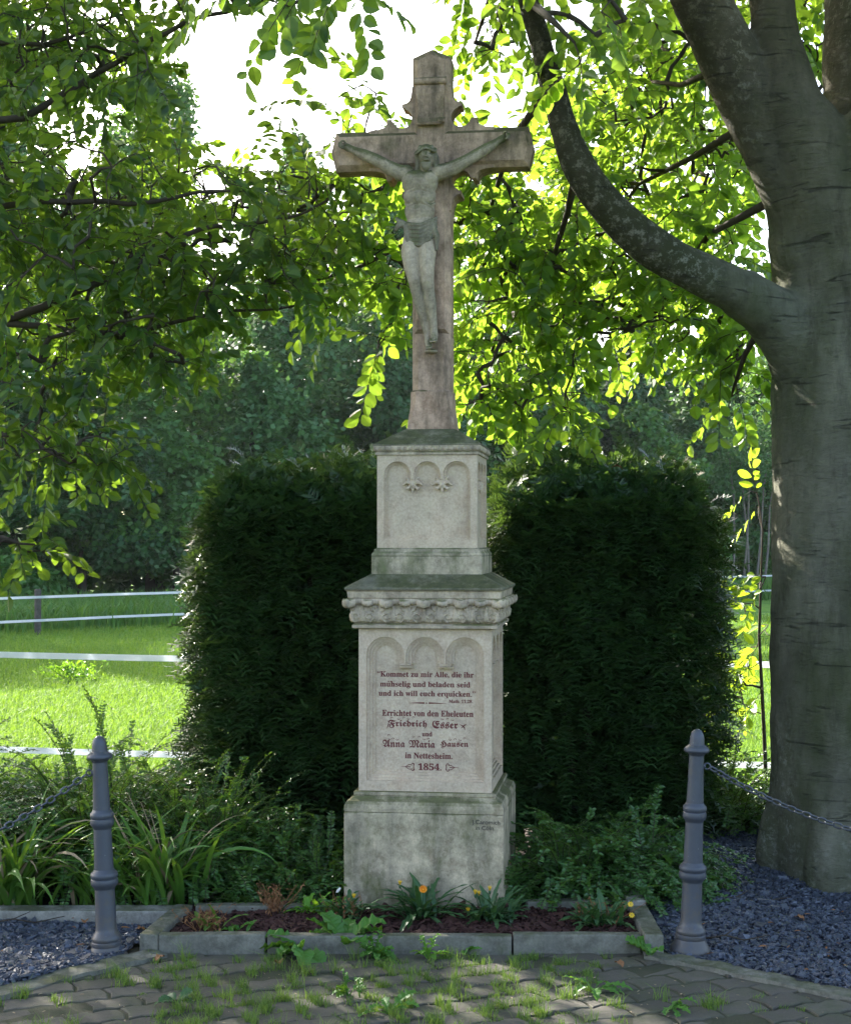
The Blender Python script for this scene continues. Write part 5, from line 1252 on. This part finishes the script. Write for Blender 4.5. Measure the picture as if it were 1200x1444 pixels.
def far_tree(x, y, h, w, label, kind=1, n=9000, name="woodland_tree", leaf=.17, low=.08, group="trees at the woodland edge", bark='far_bark'):
    o = root(name, (x, y, 0), label=label, cat="tree" if name != "woodland_bush" else "bush", group=group)
    k = max(7, int(h*1.3)); lobes = []
    for i in range(k):
        t = low+(1-low)*(i+.5)/k; rr = w*(.35+.65*math.sin(math.pi*min(1, .18+.78*t)))*rng.uniform(.35, .62); a = rng.uniform(0, 6.28); q = w*.55*(1-t*.75)
        lobes.append((q*math.cos(a), q*math.sin(a), h*t, rr, h*rng.uniform(.07, .14)))
    Pb = []; N_ = []
    per = n//k
    for (a, b, c, rr, rz) in lobes:
        u = unit(per); s = rnd(.55, 1.05, (per, 1)); p = u*s*[rr, rr, rz]+[a, b, c]
        lm = np.array([noise.noise(Vector(v*1.3)) for v in p]); p = p+u*(lm*.35)[:, None]*min(rr, 1.0); keep = lm > -.28
        Pb.append(p[keep]); N_.append((u*.6+[0, 0, .5]+unit(per)*.7)[keep])
    Pb = np.concatenate(Pb); N_ = np.concatenate(N_); Pb[:, 2] = np.maximum(Pb[:, 2], .05); m = len(Pb)
    V, f = leaf_quad(Pb, unit(m)*[1, 1, .6]+[0, 0, -.25], N_, rnd(leaf*.7, leaf*1.5, m), rnd(leaf*.5, leaf*1.1, m))
    mesh_np("crown", V, [f], M['far_leaf'][kind], o)
    tm = MB(); top = h*.85; tm.tube([Vector((0, 0, -.1)), Vector((.05, 0, h*.3)), Vector((-.05, .1, h*.6)), Vector((0, 0, top))], [.02*h, .016*h, .01*h, .02], 9)
    for (a, b, c, rr, rz) in lobes[1::2]: tm.tube([Vector((0, 0, c*.62)), Vector((a*.5, b*.5, c*.86)), Vector((a, b, c))], [.006*h, .004*h, .01], 5)
    tm.build("trunk", M[bark], o)
    return o
T = [(-15.5, 42, 15.5, 3.6, 1, "tall tree at the left border behind the drooping boughs"), (-11.0, 41, 14.2, 3.2, 0, "broad woodland tree second from the left border"),
     (-7.2, 42, 13.9, 2.6, 1, "tall pointed woodland tree rising into the bright sky left of the cross"), (-4.1, 46, 12.4, 3.0, 0, "lower woodland tree between the pointed one and the cross"),
     (-1.2, 48, 13.0, 3.0, 0, "hazy grey green tree showing just left of the crucified figure"), (2.2, 49, 12.4, 3.0, 1, "woodland tree hidden mostly by the cross shaft"),
     (4.6, 50, 11.6, 3.0, 0, "woodland tree glimpsed through beech leaves right of the cross"), (7.0, 52, 9.6, 2.5, 2, "darker woodland tree above the right yew"), (9.6, 54, 8.0, 2.3, 0, "lower woodland tree behind the slender pale stems"),
     (12.6, 55, 9.0, 2.6, 1, "woodland tree seen only past the beech trunk"), (-19.5, 41, 15.5, 3.6, 2, "woodland tree outside the left border"), (-23, 41, 15.5, 3.6, 1, "second unseen woodland tree outside the left border, added for its shade"), (-26.5, 42, 16, 3.6, 0, "third unseen woodland tree outside the left border, added for its shade"), (-30, 42, 16, 3.6, 1, "fourth unseen woodland tree outside the left border, added for its shade"), (16, 56, 10, 3, 2, "woodland tree behind the beech trunk")]  # second to fourth trees outside the left border: unseen, added to shade the meadow
for x, y, h, w, k, lab in T: far_tree(x, y, h, w, lab, k, 34000 if h > 11 else 26000)
for i, (x, y, h, w, k, lab) in enumerate([(-11.0, 38.6, 4.2, 2.6, 1, "bush at the meadow edge behind the left fence post"), (-6.4, 40.4, 4.6, 2.6, 1, "light green bush beside the left yew's outer edge"), (-16.2, 37.5, 4.5, 2.8, 1, "bush outside the left border"), (-13.5, 38.5, 5.5, 3.0, 2, "dark bush under the trees at the left border"), (-8.6, 39.5, 6.0, 3.0, 2, "dark dense bush in the shade left of the left yew"), (-4.6, 42, 6.4, 2.8, 0, "rounded teal bush just above the left yew"),
                                        (-.6, 45, 6.5, 2.8, 2, "bush behind the pedestal top"), (3.4, 47, 6.3, 2.8, 0, "rounded bush above the right yew's left half"), (7.2, 49.5, 5.6, 2.8, 1, "bush above the right yew's right half")]):
    far_tree(x, y, h, w, lab, k, 24000, "woodland_bush", .16, .04, "bushes at the woodland edge")
def woods():
    n = 160000; x = rnd(-34, 26, n); top = np.array([8.6+2.4*noise.noise(Vector((a*.35, 2, 0)))-.09*a for a in x]); z = top*rnd(0, 1, n)**1.15; y = 50+.42*(x+4)+rnd(0, 3.5, n)
    V, f = leaf_quad(np.c_[x, y, z], unit(n), unit(n)+[0, -.5, .4], rnd(.2, .42, n), rnd(.14, .3, n))
    tag(mesh_np("woods", V, [f], M['far_leaf'][2]), "dark mass of woodland closing the view behind the nearer trees", "woods", kind='stuff')
woods()
for i, (px, top, lean) in enumerate([(1032, 700, 2), (1046, 690, 10), (1056, 705, -8), (1064, 690, 12), (1076, 710, 9)]):
    d = 50; a = P(px, 838, d); b = P(px+lean, top, d+.3); a.z = 0
    far_tree_o = root("slender_tree", (a.x, a.y, 0), label=("slender pale stem at the woodland edge, %s" % ["nearest the right yew", "leaning right beside the first", "leaning left in the middle", "brightest and tallest of the five", "nearest the beech trunk"][i]), cat="tree", group="slender pale stems at the woodland edge")
    m = MB(); v = b-Vector((a.x, a.y, 0)); m.tube([Vector((0, 0, -.1)), v*.5+Vector((.05, 0, 0)), v, v*1.5+Vector((.1*(i-2), 0, 0))], [.045, .036, .028, .015], 7); m.build("trunk", M['pale_bark'], far_tree_o)
    n = 500; p = rng.normal(0, 1, (n, 3))*[.5, .5, .7]+np.array(v*1.45); V, f = leaf_mesh(p, unit(n), unit(n), rnd(.12, .2, n), rnd(.08, .13, n)); mesh_np("crown", V, [f], M['far_leaf'][0], far_tree_o)

# ================================================================== HAZE
m_ = MB(); m_.box(-610, 610, -70, 910, -1.2, 32)
hm = bpy.data.materials.new("pale_air"); hm.use_nodes = True; hn = hm.node_tree; hn.nodes.clear()
ho = hn.nodes.new("ShaderNodeOutputMaterial"); hv_ = hn.nodes.new("ShaderNodeVolumePrincipled")
hv_.inputs["Color"].default_value = (.8, .92, .92, 1); hv_.inputs["Density"].default_value = .00022; hv_.inputs["Anisotropy"].default_value = .3
hn.links.new(hv_.outputs[0], ho.inputs["Volume"])
tag(m_.build("haze", hm), "thin bright summer haze over the meadow and woodland", "haze", kind='stuff')
